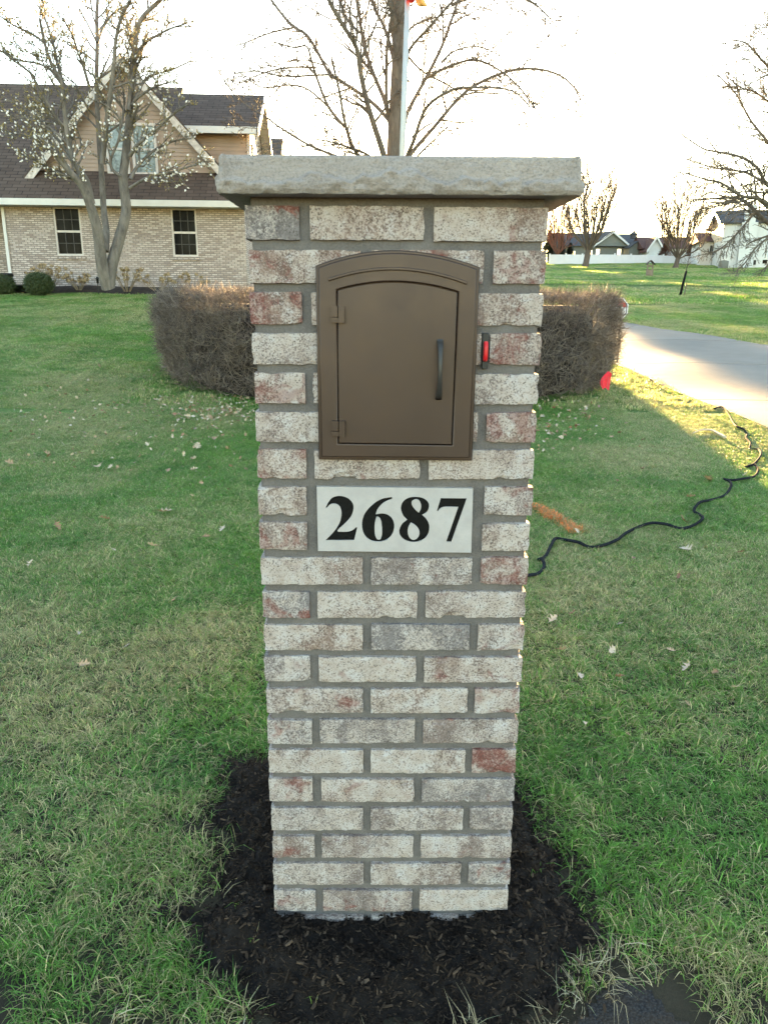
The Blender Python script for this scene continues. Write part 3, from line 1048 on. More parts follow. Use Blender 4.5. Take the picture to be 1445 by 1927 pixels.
# ------------------------------------------------------------------ mailbox
m = NT('bronze_powdercoat')
co = m.coord()
n2 = m.noise(co, 700., 3, .6); n1 = m.noise(co, 6., 3, .5)
m.col(m.ramp(n1, [(.3, (.042, .026, .020)), (.7, (.053, .033, .025))]))
m.b.inputs['Metallic'].default_value = .3
m.rough(m.ramp(m.noise(co, 22., 5, .65), [(.3, .34), (.7, .46)])); m.bump(n2, .15, .0008)
M['bronze'] = m.m
M['bronze_dark'] = plain('bronze_handle', (.036, .034, .032), .42, .2, .1, 200.)
M['dark_gap'] = plain('dark_backing', (.004, .004, .004), .8)  # near-black, shade of unlit insides put into the colour
YF = -.024                                            # plane of the raised face
mailbox = thing('mailbox', 'bronze column-mount mailbox with arched door set in the brick pillar', 'mailbox', (0, 0, 0))
def arch(left, top_l, peak, top_r, right_b, left_b, k=26):
    """loop from pixel corners: bottom left, bottom right, top right, arc over peak, top left"""
    a = np.array(top_r, float); b = np.array(top_l, float); c = np.array(peak, float)
    pts = [left_b, right_b]
    mid = (a + b) / 2; sag = c - mid
    # circular-like arc through three points
    for i in range(k + 1):
        t = i / k
        base = a + (b - a) * t
        pts.append(tuple(base + sag * (1 - (2 * t - 1) ** 2)))
    return pts
def inset_px(lp, d):
    out = []
    n = len(lp)
    for i in range(n):
        p0, p1, p2 = [np.array(lp[(i + j) % n], float) for j in (-1, 0, 1)]
        t1 = (p1 - p0) / (np.linalg.norm(p1 - p0) + 1e-9); t2 = (p2 - p1) / (np.linalg.norm(p2 - p1) + 1e-9)
        n1_ = np.array([t1[1], -t1[0]]); n2_ = np.array([t2[1], -t2[0]])
        b_ = n1_ + n2_
        b_ = b_ / (np.linalg.norm(b_) + 1e-9)
        out.append(tuple(p1 + b_ * d / max(.4, b_ @ n1_)))
    return out
outer_px = arch(None, (594, 500), (745, 471), (903, 503), (888, 867), (600, 865))
area = sum(outer_px[i][0] * outer_px[(i + 1) % len(outer_px)][1] - outer_px[(i + 1) % len(outer_px)][0] * outer_px[i][1] for i in range(len(outer_px)))
sg = 1 if area > 0 else -1
raised_px = inset_px(outer_px, -sg * 5.)
door_px = arch(None, (636, 547), (746, 532), (860, 551), (849, 836), (638, 833))
gap_px = inset_px(door_px, sg * 2.2)
if abs(sum(p[0] for p in raised_px[:2]) - 0) and raised_px[0][0] < outer_px[0][0]:
    raised_px = inset_px(outer_px, sg * 5.)
if gap_px[0][0] > door_px[0][0]:
    gap_px = inset_px(door_px, -sg * 2.2)
YB = -.010
plate('flange', [px_loop(outer_px, YB)], YB, .008, M['bronze'], mailbox, .0018)
plate('face_plate', [px_loop(raised_px, YF), px_loop(gap_px, YF)], YF, .0165, M['bronze'], mailbox, .0022)
plate('box', [px_loop(inset_px(gap_px, 0), YF)], -.0098, .002, M['dark_gap'], mailbox)  # near-black sheet standing for the shade behind the door
door = plate('door', [px_loop(door_px, YF)], YF - .0005, .010, M['bronze'], mailbox, .0008)
# raised moulding above the door
def arc_px(a, c, b, k=24):
    a, b, c = np.array(a, float), np.array(b, float), np.array(c, float)
    sag = c - (a + b) / 2
    return [tuple(a + (b - a) * i / k + sag * (1 - (2 * i / k - 1) ** 2)) for i in range(k + 1)]
up = arc_px((617, 524), (747, 502.5), (880, 530)); lo_ = arc_px((619, 529), (747, 508.5), (877.5, 535.5))
plate('arched_moulding', [px_loop(up + lo_[::-1], YF - .004)], YF - .0045, .006, M['bronze'], mailbox, .0012)
for (hx, hy) in ((636.5, 592), (638, 806.5)):
    a = P(hx, hy, YF - .006)
    mb = MB()
    s_ = mpp(YF)
    hinge = None
    bm_ = bmesh.new()
    for (x0, x1, z0, z1, y0, y1) in ((-13.5, -1, -4, 15, -.004, .006), (-13.5, -1, -14.5, -5, -.0045, .006), (.5, 11.5, -14.5, 14.5, -.006, .006), (-13.5, 11.5, -14.5, -6, -.0035, .006)):
        r_ = bmesh.ops.create_cube(bm_, size=1.0)
        for v in r_['verts']:
            v.co = (a.x + (x0 if v.co.x < 0 else x1) * s_, a.y + (y0 if v.co.y < 0 else y1), a.z + (z0 if v.co.z < 0 else z1) * s_)
    bmesh.ops.bevel(bm_, geom=bm_.edges[:], offset=.0007, segments=2, affect='EDGES')
    from_bm('hinge', bm_, M['bronze'], door)
# handle: bowed bar on two feet
def rrect_sweep(pts, ws, hs, n=10):
    b = MB()
    rings = []
    for i, p in enumerate(pts):
        t = (Vector(pts[min(i + 1, len(pts) - 1)]) - Vector(pts[max(i - 1, 0)])).normalized()
        s_ = Vector((1, 0, 0)); u_ = t.cross(s_).normalized()
        ring = []
        for k in range(n):
            a = 2 * math.pi * k / n
            ca, sa = math.cos(a), math.sin(a)
            ring.append(Vector(p) + s_ * ws[i] * math.copysign(abs(ca) ** .6, ca) + u_ * hs[i] * math.copysign(abs(sa) ** .6, sa))
        rings.append(ring)
    for r_ in rings: b.V += [tuple(q) for q in r_]
    for i in range(len(rings) - 1):
        for k in range(n):
            k2 = (k + 1) % n
            b.F.append((i * n + k, i * n + k2, (i + 1) * n + k2, (i + 1) * n + k))
    b.F.append(tuple(range(n))); b.F.append(tuple((len(rings) - 1) * n + k for k in range(n)))
    return b
ht = P(829.5, 643, YF - .02); hb = P(826.5, 752, YF - .02)
hp, hw_, hh_ = [], [], []
for t in np.linspace(0, 1, 21):
    bow = math.sin(math.pi * t) ** .45
    hp.append((ht.x + (hb.x - ht.x) * t, YF + .001 - .024 * bow, ht.z + (hb.z - ht.z) * t))
    wd = .0040 + .0022 * abs(2 * t - 1) ** 3
    hw_.append(wd); hh_.append(.0042)
rrect_sweep(hp, hw_, hh_).build('handle', M['bronze_dark'], door, True)

# ------------------------------------------------------------------ red signal flag beside the mailbox
M['black_plastic'] = plain('black_plastic', (.012, .014, .016), .45)
M['red_plastic'] = plain('red_plastic', (.55, .015, .02), .35, 0, .08, 60.)
flag = thing('mail_flag', 'small red signal lever on a black bracket beside the mailbox', 'flag', (0, 0, 0))
q = px_loop([(908.5, 627), (919, 627), (917, 694), (906.5, 694)], -.004)
plate('bracket', [q], -.004, .012, M['black_plastic'], flag, .0008)
a, b_ = P(914.5, 645, -.012), P(912.8, 678, -.012)
n_ = 9
rrect_sweep([(a.x + (b_.x - a.x) * t, -.012 + .004 * abs(2 * t - 1) ** 4, a.z + (b_.z - a.z) * t) for t in np.linspace(0, 1, n_)], [.0040] * n_, [.0075 - .003 * abs(2 * t - 1) ** 4 for t in np.linspace(0, 1, n_)]).build('lever', M['red_plastic'], flag, True)
#PART4
# ------------------------------------------------------------------ branches
def wander(p, d, L, n, wig, curve, rg):
    p, d = Vector(p), Vector(d).normalized()
    pts = [p.copy()]
    for i in range(n):
        d = (d + Vector((rg.gauss(0, wig), rg.gauss(0, wig), rg.gauss(0, wig) + curve))).normalized()
        p = p + d * (L / n)
        pts.append(p.copy())
    return pts
def spread(d, ang, rg):
    d = Vector(d).normalized()
    a = d.orthogonal().normalized()
    a.rotate(Matrix.Rotation(rg.uniform(0, 6.283), 3, d))
    return (d * math.cos(ang) + a * math.sin(ang)).normalized()
def sides(r):
    return 7 if r > .06 else 5 if r > .02 else 4 if r > .009 else 3
def sprout(mb, tips, spine, radii, lvl, rg, sp):
    """side branches on a spine; sp: n, ratio, ang, wig, curve, rmin, start"""
    L = sum((spine[i + 1] - spine[i]).length for i in range(len(spine) - 1))
    n = max(1, int(sp['n'][min(lvl, len(sp['n']) - 1)] * rg.uniform(.75, 1.25)))
    for q in range(n):
        t = sp.get('start', .2) + (1 - sp.get('start', .2)) * (q + rg.random()) / n
        t = min(t, .985)
        f = t * (len(spine) - 1); i = int(f)
        p = spine[i].lerp(spine[i + 1], f - i)
        d = (spine[i + 1] - spine[i]).normalized()
        r = radii[i] + (radii[i + 1] - radii[i]) * (f - i)
        cd = spread(d, rg.uniform(*sp['ang']), rg)
        if sp.get('up'): cd = (cd + Vector((0, 0, sp['up']))).normalized()
        cl = L * rg.uniform(*sp['ratio']) * (1.15 - .55 * t)
        cr = max(sp['rmin'], r * rg.uniform(.38, .62))
        ns = 5 if cl > .5 else 3
        pts = wander(p, cd, cl, ns, sp['wig'], sp['curve'], rg)
        rr = [max(sp['rmin'] * .7, cr * (1 - .7 * k / ns)) for k in range(ns + 1)]
        mb.tube(pts, rr, sides(cr), cap=False)
        tips.append((pts[-1], (pts[-1] - pts[-2]).normalized()))
        if rg.random() < .6: tips.append((pts[len(pts) // 2], cd))
        if lvl > 0 and cl > sp.get('lmin', .12):
            sprout(mb, tips, pts, rr, lvl - 1, rg, sp)
def blob(mb, p, d, L, r, n=4):
    """small bud: double pyramid"""
    d = Vector(d); a = d.orthogonal().normalized(); c = d.cross(a)
    b = len(mb.V)
    mb.V.append(tuple(p))
    for k in range(n):
        an = 6.283 * k / n
        mb.V.append(tuple(Vector(p) + d * L * .4 + (a * math.cos(an) + c * math.sin(an)) * r))
    mb.V.append(tuple(Vector(p) + d * L))
    for k in range(n):
        k2 = (k + 1) % n
        mb.F += [(b, b + 1 + k2, b + 1 + k), (b + n + 1, b + 1 + k, b + 1 + k2)]
def bark(name, lo, hi, sc=9.):
    m = NT(name)
    co = m.coord()
    n1 = m.noise(m.vmath('MULTIPLY', co, (1, 1, .3)), sc, 5, .7, .4)
    m.col(m.ramp(n1, [(.3, lo), (.7, hi)])); m.rough(.9); m.spec(.2)
    m.bump(m.noise(m.vmath('MULTIPLY', co, (1, 1, .25)), sc * 3, 5, .7, .5), .8, .03)
    return m.m
M['bark'] = bark('oak_bark', (.085, .072, .062), (.19, .165, .14))
M['bark_mag'] = bark('magnolia_bark', (.085, .075, .066), (.23, .205, .18))
M['bark_far'] = bark('far_bark', (.07, .055, .045), (.14, .11, .09), 3.)
M['bark_red'] = bark('reddish_twigs', (.13, .065, .05), (.21, .11, .085), 3.)
M['bud_white'] = plain('white_petals', (.78, .75, .72), .6)
M['bud_brown'] = plain('swelling_buds', (.22, .17, .06), .6, 0, .4, 8.)
M['bud_dark'] = plain('dark_buds', (.09, .06, .04), .7)
def limb(mb, px, Y0, dY, w0, w1, k=4):
    """traced limb: pixels, start depth, depth change along it, widths in pixels"""
    n = len(px)
    pts = [P(a, b, Y0 + dY * (i / (n - 1))) for i, (a, b) in enumerate(px)]
    pts = catmull(pts, k)
    s = mpp(Y0)
    rr = [max(.007, (w0 + (w1 - w0) * (i / (len(pts) - 1)) ** .8) * s / 2) for i in range(len(pts))]
    mb.tube(pts, rr, sides(max(rr)), cap=False)
    return pts, rr
def tree(name, label, loc):
    return thing(name, label, 'tree', loc)
def local(mb, loc):
    l = Vector(loc)
    mb.V = [tuple(Vector(v) - l) for v in mb.V]
    return mb

# ------------------------------------------------------------------ bare tree behind the pillar
TY = 17.6
base = P(733, 583, TY); base.z = gzf(base.x, base.y) - .05
rg = random.Random(101)
ct = tree('bare_tree', 'tall bare tree with spreading limbs behind the pillar', base)
mb = MB(); tips = []; br = MB()
tp, tr_ = limb(mb, [(733, 590), (736, 500), (738, 400), (740, 290), (744, 200), (748, 110), (753, 0), (758, -120), (768, -300)], TY, .3, 34, 13)
tr_[0] *= 1.35; tr_[1] *= 1.15
Z4 = lambda L: [(440 + a / 2.125, b / 2.125) for a, b in L]
LIMBS = [  # (trace, depth change, width start, width end)
    (Z4([(625, 760), (600, 625), (560, 500), (530, 400), (505, 280), (490, 190), (430, 90), (380, 0), (340, -120)]), -1.6, 12, 5),
    (Z4([(630, 520), (605, 410), (560, 300), (520, 180), (505, 80), (490, 0), (470, -160)]), 1.5, 9, 4),
    (Z4([(625, 470), (610, 400), (612, 200), (625, 100), (635, 0), (640, -150)]), -.9, 7, 3.5),
    (Z4([(655, 330), (640, 250), (610, 130), (570, 50), (555, 0), (520, -120)]), .8, 7, 4),
    (Z4([(630, 500), (610, 470), (540, 400), (420, 320), (380, 290), (300, 150), (230, 100), (150, 0), (90, -90)]), 1.9, 8, 4),
    (Z4([(625, 790), (560, 700), (500, 625), (465, 560), (440, 470), (425, 380), (405, 290), (390, 230)]), -2.0, 9, 2.5),
    (Z4([(445, 510), (380, 430), (335, 320), (310, 240), (290, 185), (240, 190), (150, 165)]), -.5, 6, 2),
    (Z4([(620, 800), (560, 690), (400, 622), (300, 580), (200, 520), (130, 470), (0, 375), (-110, 190)]), 2.4, 7, 2),
    (Z4([(600, 690), (540, 622), (460, 590), (400, 570), (320, 555)]), -1.8, 6, 2),
    (Z4([(660, 720), (690, 630), (720, 560), (770, 430), (870, 360), (960, 350), (1110, 362), (1185, 430)]), -2.2, 9, 2),
    (Z4([(665, 740), (700, 630), (800, 510), (930, 365), (1080, 290), (1200, 275), (1300, 300), (1360, 350), (1390, 410)]), 1.4, 9, 2),
    (Z4([(680, 520), (695, 450), (770, 310), (830, 190), (870, 80), (895, 0), (920, -120)]), 1.8, 8, 4),
    (Z4([(770, 312), (850, 270), (960, 240), (1060, 280), (1150, 360), (1235, 480)]), -1.2, 5.5, 1.8),
    (Z4([(690, 260), (705, 195), (780, 110), (870, 10), (930, -60)]), -1.2, 6, 3),
    (Z4([(680, 200), (700, 230), (760, 290), (880, 355), (960, 440)]), 1.2, 5, 2),
    (Z4([(690, 690), (735, 625), (800, 560), (855, 505)]), -1.4, 5, 2),
    (Z4([(690, 150), (710, 110), (770, 80), (900, 50), (960, 80)]), .9, 4.5, 1.8),
    (Z4([(830, 250), (880, 205), (970, 185), (1040, 210)]), .7, 4, 1.6),
    (Z4([(500, 130), (440, 60), (430, -20)]), .5, 5, 3), (Z4([(400, 300), (350, 300), (200, 305), (90, 285), (0, 295)]), -.8, 4, 1.6),
    (Z4([(380, 430), (300, 360), (230, 340), (120, 350), (60, 320)]), .6, 4, 1.6), (Z4([(330, 270), (220, 270), (110, 295), (30, 330)]), .3, 3.5, 1.5),
    (Z4([(240, 110), (150, 130), (60, 165), (20, 180)]), .4, 3.5, 1.5), (Z4([(870, 20), (960, -10), (1100, -20), (1220, 30), (1290, 110)]), .8, 5, 1.6),
    (Z4([(780, -40), (900, -60), (1050, -40), (1180, 0), (1250, 60)]), -1.2, 6, 1.6)]
SPC = dict(n=[5, 8, 22], ratio=(.16, .36), ang=(.45, 1.1), wig=.17, curve=.03, rmin=.0065, start=.25, lmin=.18)
for tr0, dY, w0, w1 in LIMBS:
    pts, rr = limb(br, tr0, TY + .15, dY, w0, w1)
    sprout(br, tips, pts, rr, 2, rg, SPC)
sprout(br, tips, tp[len(tp) * 3 // 5:], tr_[len(tr_) * 3 // 5:], 2, rg, dict(n=[4, 6, 12], ratio=(.3, .5), ang=(.4, .9), wig=.15, curve=.05, rmin=.006, start=.05, lmin=.2))
local(mb, base).build('trunk', M['bark'], ct, True)
local(br, base).build('crown', M['bark'], ct, True)
bd = MB()
for p, d in tips:
    if rg.random() < .8:
        blob(bd, Vector(p) - base, d, rg.uniform(.03, .06), rg.uniform(.008, .016))
stuff(bd.build('buds', M['bud_dark'], ct))

# ------------------------------------------------------------------ magnolia in front of the house
MY = 18.2
base = P(208, 541, MY); base.z = gzf(base.x, base.y) - .04
rg = random.Random(77)
mt = tree('magnolia_tree', 'multi-stemmed magnolia with scattered white buds before the house', base)
mb = MB(); br = MB(); tips = []
Z8 = lambda L: [(a / 4.379, 80 + b / 4.379) for a, b in L]
Z1 = lambda L: [(a / 2.58, b / 2.58) for a, b in L]
stems = [
    (Z1([(530, 1400), (500, 1300), (478, 1130), (445, 1010), (400, 900), (350, 845), (285, 760), (240, 720), (205, 690)]), -1.2, 25, 5, mb),
    (Z1([(530, 1385), (545, 1290), (585, 1150), (615, 1020), (600, 880), (612, 760), (622, 640), (635, 520), (645, 350), (660, 200), (690, 90), (780, 0), (830, -80)]), .6, 24, 5, mb),
    (Z8([(870, 1720), (880, 1560), (860, 1400), (842, 1100), (820, 800), (800, 400), (805, 0), (800, -220), (815, -420)]), 1.3, 14, 5, mb),
    (Z8([(760, 1330), (720, 1150), (650, 1040), (600, 950), (560, 760), (530, 520), (510, 330), (430, 180), (370, 0), (330, -200)]), -.6, 13, 4, br),
    (Z8([(845, 1000), (880, 700), (900, 500), (935, 250), (955, 0), (1000, -200), (1080, -350)]), -.9, 10, 4, br),
    (Z8([(1060, 560), (1090, 300), (1105, 120), (1080, 0), (1050, -180)]), .7, 8, 3, br),
    (Z8([(540, 400), (480, 180), (440, 0), (380, -180), (320, -300)]), .8, 7, 3, br),
    (Z8([(1075, 930), (1130, 850), (1200, 790), (1330, 680), (1445, 580), (1560, 500)]), -1.1, 8, 2.5, br),
    (Z8([(1075, 1130), (1120, 1040), (1200, 950), (1300, 870), (1445, 810), (1580, 790)]), .9, 7, 2.5, br),
    (Z8([(1070, 1200), (1200, 1120), (1300, 1090), (1445, 1060), (1600, 1010), (1720, 990)]), -.7, 6, 2, br),
    (Z8([(1090, 520), (1150, 400), (1200, 300), (1320, 250), (1445, 210), (1580, 150)]), .9, 6, 2, br),
    (Z8([(1110, 480), (1230, 390), (1330, 350), (1445, 310)]), -.6, 5, 2, br),
    (Z8([(620, 1110), (540, 1080), (440, 1050), (350, 1005), (270, 960), (170, 930)]), -.9, 7, 2, br),
    (Z8([(640, 1040), (560, 900), (480, 800), (370, 690), (280, 600), (160, 520), (60, 470)]), 1.1, 8, 2.5, br),
    (Z8([(590, 900), (520, 700), (430, 560), (330, 380), (250, 250), (130, 160), (0, 60)]), -1.0, 7, 2.5, br),
    (Z8([(600, 800), (540, 690), (400, 660), (320, 640), (200, 620), (60, 640)]), .8, 5, 2, br),
    (Z8([(500, 330), (410, 220), (300, 170), (170, 150), (60, 90), (-40, 60)]), .6, 5, 2, br),
    (Z8([(750, 400), (690, 200), (640, 60), (600, -60), (520, -200)]), -.8, 6, 2.5, br),
    (Z8([(1000, 1100), (930, 1050), (915, 960), (980, 800), (990, 640), (930, 560), (860, 510), (780, 480)]), -.4, 6, 2.2, br),
    (Z8([(1000, 700), (1030, 480), (1000, 330), (975, 180)]), .5, 5, 2, br),
    (Z8([(480, 930), (400, 840), (300, 790), (180, 760), (40, 760)]), .9, 5, 2, br),
    (Z8([(1100, 150), (1180, 20), (1300, -60), (1420, -120), (1520, -150)]), -.8, 6, 2, br),
    (Z8([(805, 0), (860, -140), (960, -260), (1100, -330)]), .6, 6, 2, br),
    (Z8([(370, 0), (250, -80), (120, -140), (0, -220)]), -.6, 5, 2, br)]
MSP = dict(n=[5, 8, 20], ratio=(.15, .38), ang=(.45, 1.15), wig=.2, curve=.04, rmin=.0065, start=.2, lmin=.16, up=.15)
for i, (tr0, dY, w0, w1, tgt) in enumerate(stems):
    pts, rr = limb(tgt, tr0, MY + .05, dY, w0, w1)
    if i == 0: rr[0] *= 1.2
    sprout(br, tips, pts[len(pts) // 3:] if i < 3 else pts, rr[len(pts) // 3:] if i < 3 else rr, 2, rg, MSP)
local(mb, base).build('trunk', M['bark_mag'], mt, True)
local(br, base).build('crown', M['bark_mag'], mt, True)
bw = MB(); bb = MB()
zcut = P(200, 215, MY).z
for p, d in tips:
    lowf = 1 / (1 + math.exp((p.z - zcut) / .7))
    u = rg.random()
    d2 = (Vector(d) + Vector((0, 0, .5))).normalized()
    if u < .30 * lowf:
        blob(bw, Vector(p) - base, d2, rg.uniform(.05, .085), rg.uniform(.016, .030), 5)
    elif u < .8:
        blob(bb, Vector(p) - base, d2, rg.uniform(.035, .07), rg.uniform(.009, .02))
stuff(bw.build('white_blossoms', M['bud_white'], mt))
stuff(bb.build('leaf_buds', M['bud_brown'], mt))

# ------------------------------------------------------------------ trees on the far lawn
def far_tree(name, label, px, py, top_py, Y, nlimb, lean, wpx, seed, mat, forkf=.16, tw=11., sp=None, mat2=None, group=None):
    rg = random.Random(seed)
    b = P(px, py, Y); b.z = gzf(b.x, b.y) - .05
    H_ = (py - top_py) * mpp(Y)
    t = thing(name, label, 'tree', b, 0, group)
    s = mpp(Y)
    mb, br, tips = MB(), MB(), []
    r0 = tw * s / 2
    fork = Vector((.02 * H_, 0, H_ * forkf))
    mb.tube([(0, 0, 0), fork * .3, fork], [r0 * 1.35, r0, r0 * .95], 8, cap=False)
    half = wpx * s / 2
    for q in range(nlimb):
        a = 6.283 * (q + rg.random() * .6) / nlimb
        u = rg.uniform(.25, 1.0)
        tip = Vector((math.cos(a) * half * u, math.sin(a) * half * u, H_ * (1.0 - .45 * u * u * lean) * rg.uniform(.82, 1.)))
        p0 = fork * rg.uniform(.75, 1.)
        mid = p0.lerp(tip, .4) + Vector((math.cos(a) * half * u * .12 * lean, math.sin(a) * half * u * .12 * lean, -.02 * H_))
        pts = catmull([p0, mid, p0.lerp(tip, .7) + Vector((rg.gauss(0, .03), rg.gauss(0, .03), 0)) * H_ * .4, tip], 4)
        rr = [max(.012, r0 * .30 * (1 - .85 * i / (len(pts) - 1))) for i in range(len(pts))]
        br.tube(pts, rr, 5, cap=False)
        sprout(br, tips, pts, rr, 2, rg, sp or dict(n=[5, 8, 12], ratio=(.26, .48), ang=(.22, .65), wig=.09, curve=.05, rmin=.018, start=.12, lmin=.3, up=.25))
    mb.build('trunk', mat, t, True)
    br.build('crown', mat2 or mat, t, True)
    return t
far_tree('bare_tree', 'upright bare tree in front of the white fence, nearest the pillar', 1100, 509, 318, 78, 15, .75, 128, 5, M['bark_far'], tw=11)
far_tree('bare_tree', 'low spreading bare tree before the red-roofed house', 1270, 507, 362, 86, 15, 1.1, 150, 9, M['bark_far'], tw=9, forkf=.13)
far_tree('bare_tree', 'reddish bare tree showing behind the right edge of the pillar', 1046, 500, 385, 106, 12, .8, 80, 13, M['bark_red'], tw=7)

# big tree beside the frame, its limbs reach in from the right
base = P(1560, 530, 34); base.z = gzf(base.x, base.y) - .05
rg = random.Random(55)
rt = tree('bare_tree', 'large bare tree reaching in from the right edge over the white house', base)
mb, br, tips = MB(), MB(), []
tp, tr_ = limb(mb, [(1560, 545), (1556, 440), (1548, 330), (1540, 200), (1530, 60), (1520, -80)], 34, 0, 34, 10)
tr_[0] *= 1.3
Z7 = lambda L: [(1200 + a / 4.816, 40 + b / 4.816) for a, b in L]
RL = [([(1700, 1650), (1450, 1600), (1180, 1490), (1080, 1330), (930, 1230), (700, 1180), (580, 1150), (390, 1020)], -2, 9, 1.8),
      ([(1680, 1560), (1400, 1400), (1180, 1100), (1020, 900), (880, 650), (710, 480)], 2.2, 8, 1.8),
      ([(1720, 2020), (1500, 1900), (1180, 1660), (1050, 1600), (930, 1580), (760, 1470), (600, 1430), (420, 1370)], -2.6, 10, 1.8),
      ([(1680, 1300), (1400, 900), (1180, 730), (1050, 640), (930, 600), (830, 520)], 1.5, 6, 1.6),
      ([(1740, 2080), (1450, 1980), (1180, 1830), (1060, 1720), (950, 1620), (820, 1600), (640, 1610), (480, 1620)], 1.8, 12, 1.8),
      ([(1660, 1250), (1450, 800), (1250, 500), (1100, 330), (980, 200), (860, 170)], -1.2, 7, 1.6),
      ([(1660, 1150), (1500, 700), (1350, 350), (1220, 100), (1150, 20)], .8, 7, 1.6),
      ([(1180, 1490), (1000, 1380), (860, 1350), (700, 1330), (560, 1290), (440, 1250)], -.8, 5, 1.5),
      ([(1060, 1730), (960, 1850), (820, 2000), (700, 2090), (560, 2120)], -.8, 4, 1.4),
      ([(1300, 1880), (1180, 1960), (1060, 2060), (960, 2200), (860, 2290)], -1.2, 5, 1.4),
      ([(1450, 1950), (1320, 2060), (1200, 2180), (1100, 2290)], .8, 5, 1.4),
      ([(930, 1580), (800, 1650), (640, 1700), (520, 1760)], .6, 4, 1.3)]
RSP = dict(n=[6, 10, 26], ratio=(.18, .38), ang=(.35, .9), wig=.11, curve=.0, rmin=.010, start=.08, lmin=.2)
for L0, dY, w0, w1 in RL:
    pts, rr = limb(br, Z7(L0), 34, dY, w0, w1)
    sprout(br, tips, pts, rr, 2, rg, RSP)
sprout(br, tips, tp[6:], tr_[6:], 2, rg, dict(n=[3, 5, 12], ratio=(.3, .6), ang=(.5, 1.0), wig=.12, curve=.03, rmin=.008, start=.1, lmin=.3))
local(mb, base).build('trunk', M['bark'], rt, True)
local(br, base).build('crown', M['bark'], rt, True)

# ------------------------------------------------------------------ clipped hedge
m = NT('hedge_twigs')
rn = .2; ti = m.attr('tint', 'GEOMETRY').outputs['Fac']
c = m.ramp(ti, [(0., (.085, .066, .054)), (.5, (.18, .146, .122)), (.85, (.30, .25, .205)), (1., (.38, .30, .21))])
m.col(m.mix(m.math('MULTIPLY', rn, .35), c, (.09, .07, .06))); m.rough(.8); m.spec(.2)
tr = m.n('BsdfTranslucent', {'Color': (.30, .18, .07, 1)})
ms = m.n('MixShader', {0: .12}); m.L(m.b.outputs[0], ms.inputs[1]); m.L(tr.outputs[0], ms.inputs[2]); m.L(ms.outputs[0], m.out.inputs[0])
M['twig'] = m.m
M['hedge_core'] = plain('foliage_inner_shade', (.030, .022, .018), .95, 0, .4, 14., .8)  # dark brown, shade inside the foliage put into the colour
hg0 = gzf(HEDGE_C[0], HEDGE_C[1] - HEDGE_R[1])
HT = P(470, 533, HEDGE_C[1] - HEDGE_R[1] + .35).z + .0       # level top
hedge = thing('clipped_hedge', 'round clipped hedge of bare brown twigs behind the pillar', 'hedge', (HEDGE_C[0], HEDGE_C[1], gzf(*HEDGE_C)))
hl = Vector(hedge.location)
nr = np.random.default_rng(8)
def hprofile(f):
    """radius factor over height fraction: tucked in at the foot, rounded at the shoulder"""
    return .985 + .015 * np.sin(np.clip(f, 0, 1) * 2.6 + .2) - .05 * np.clip((f - .9) / .1, 0, 1) ** 2 - .02 * np.clip((.12 - f) / .12, 0, 1)
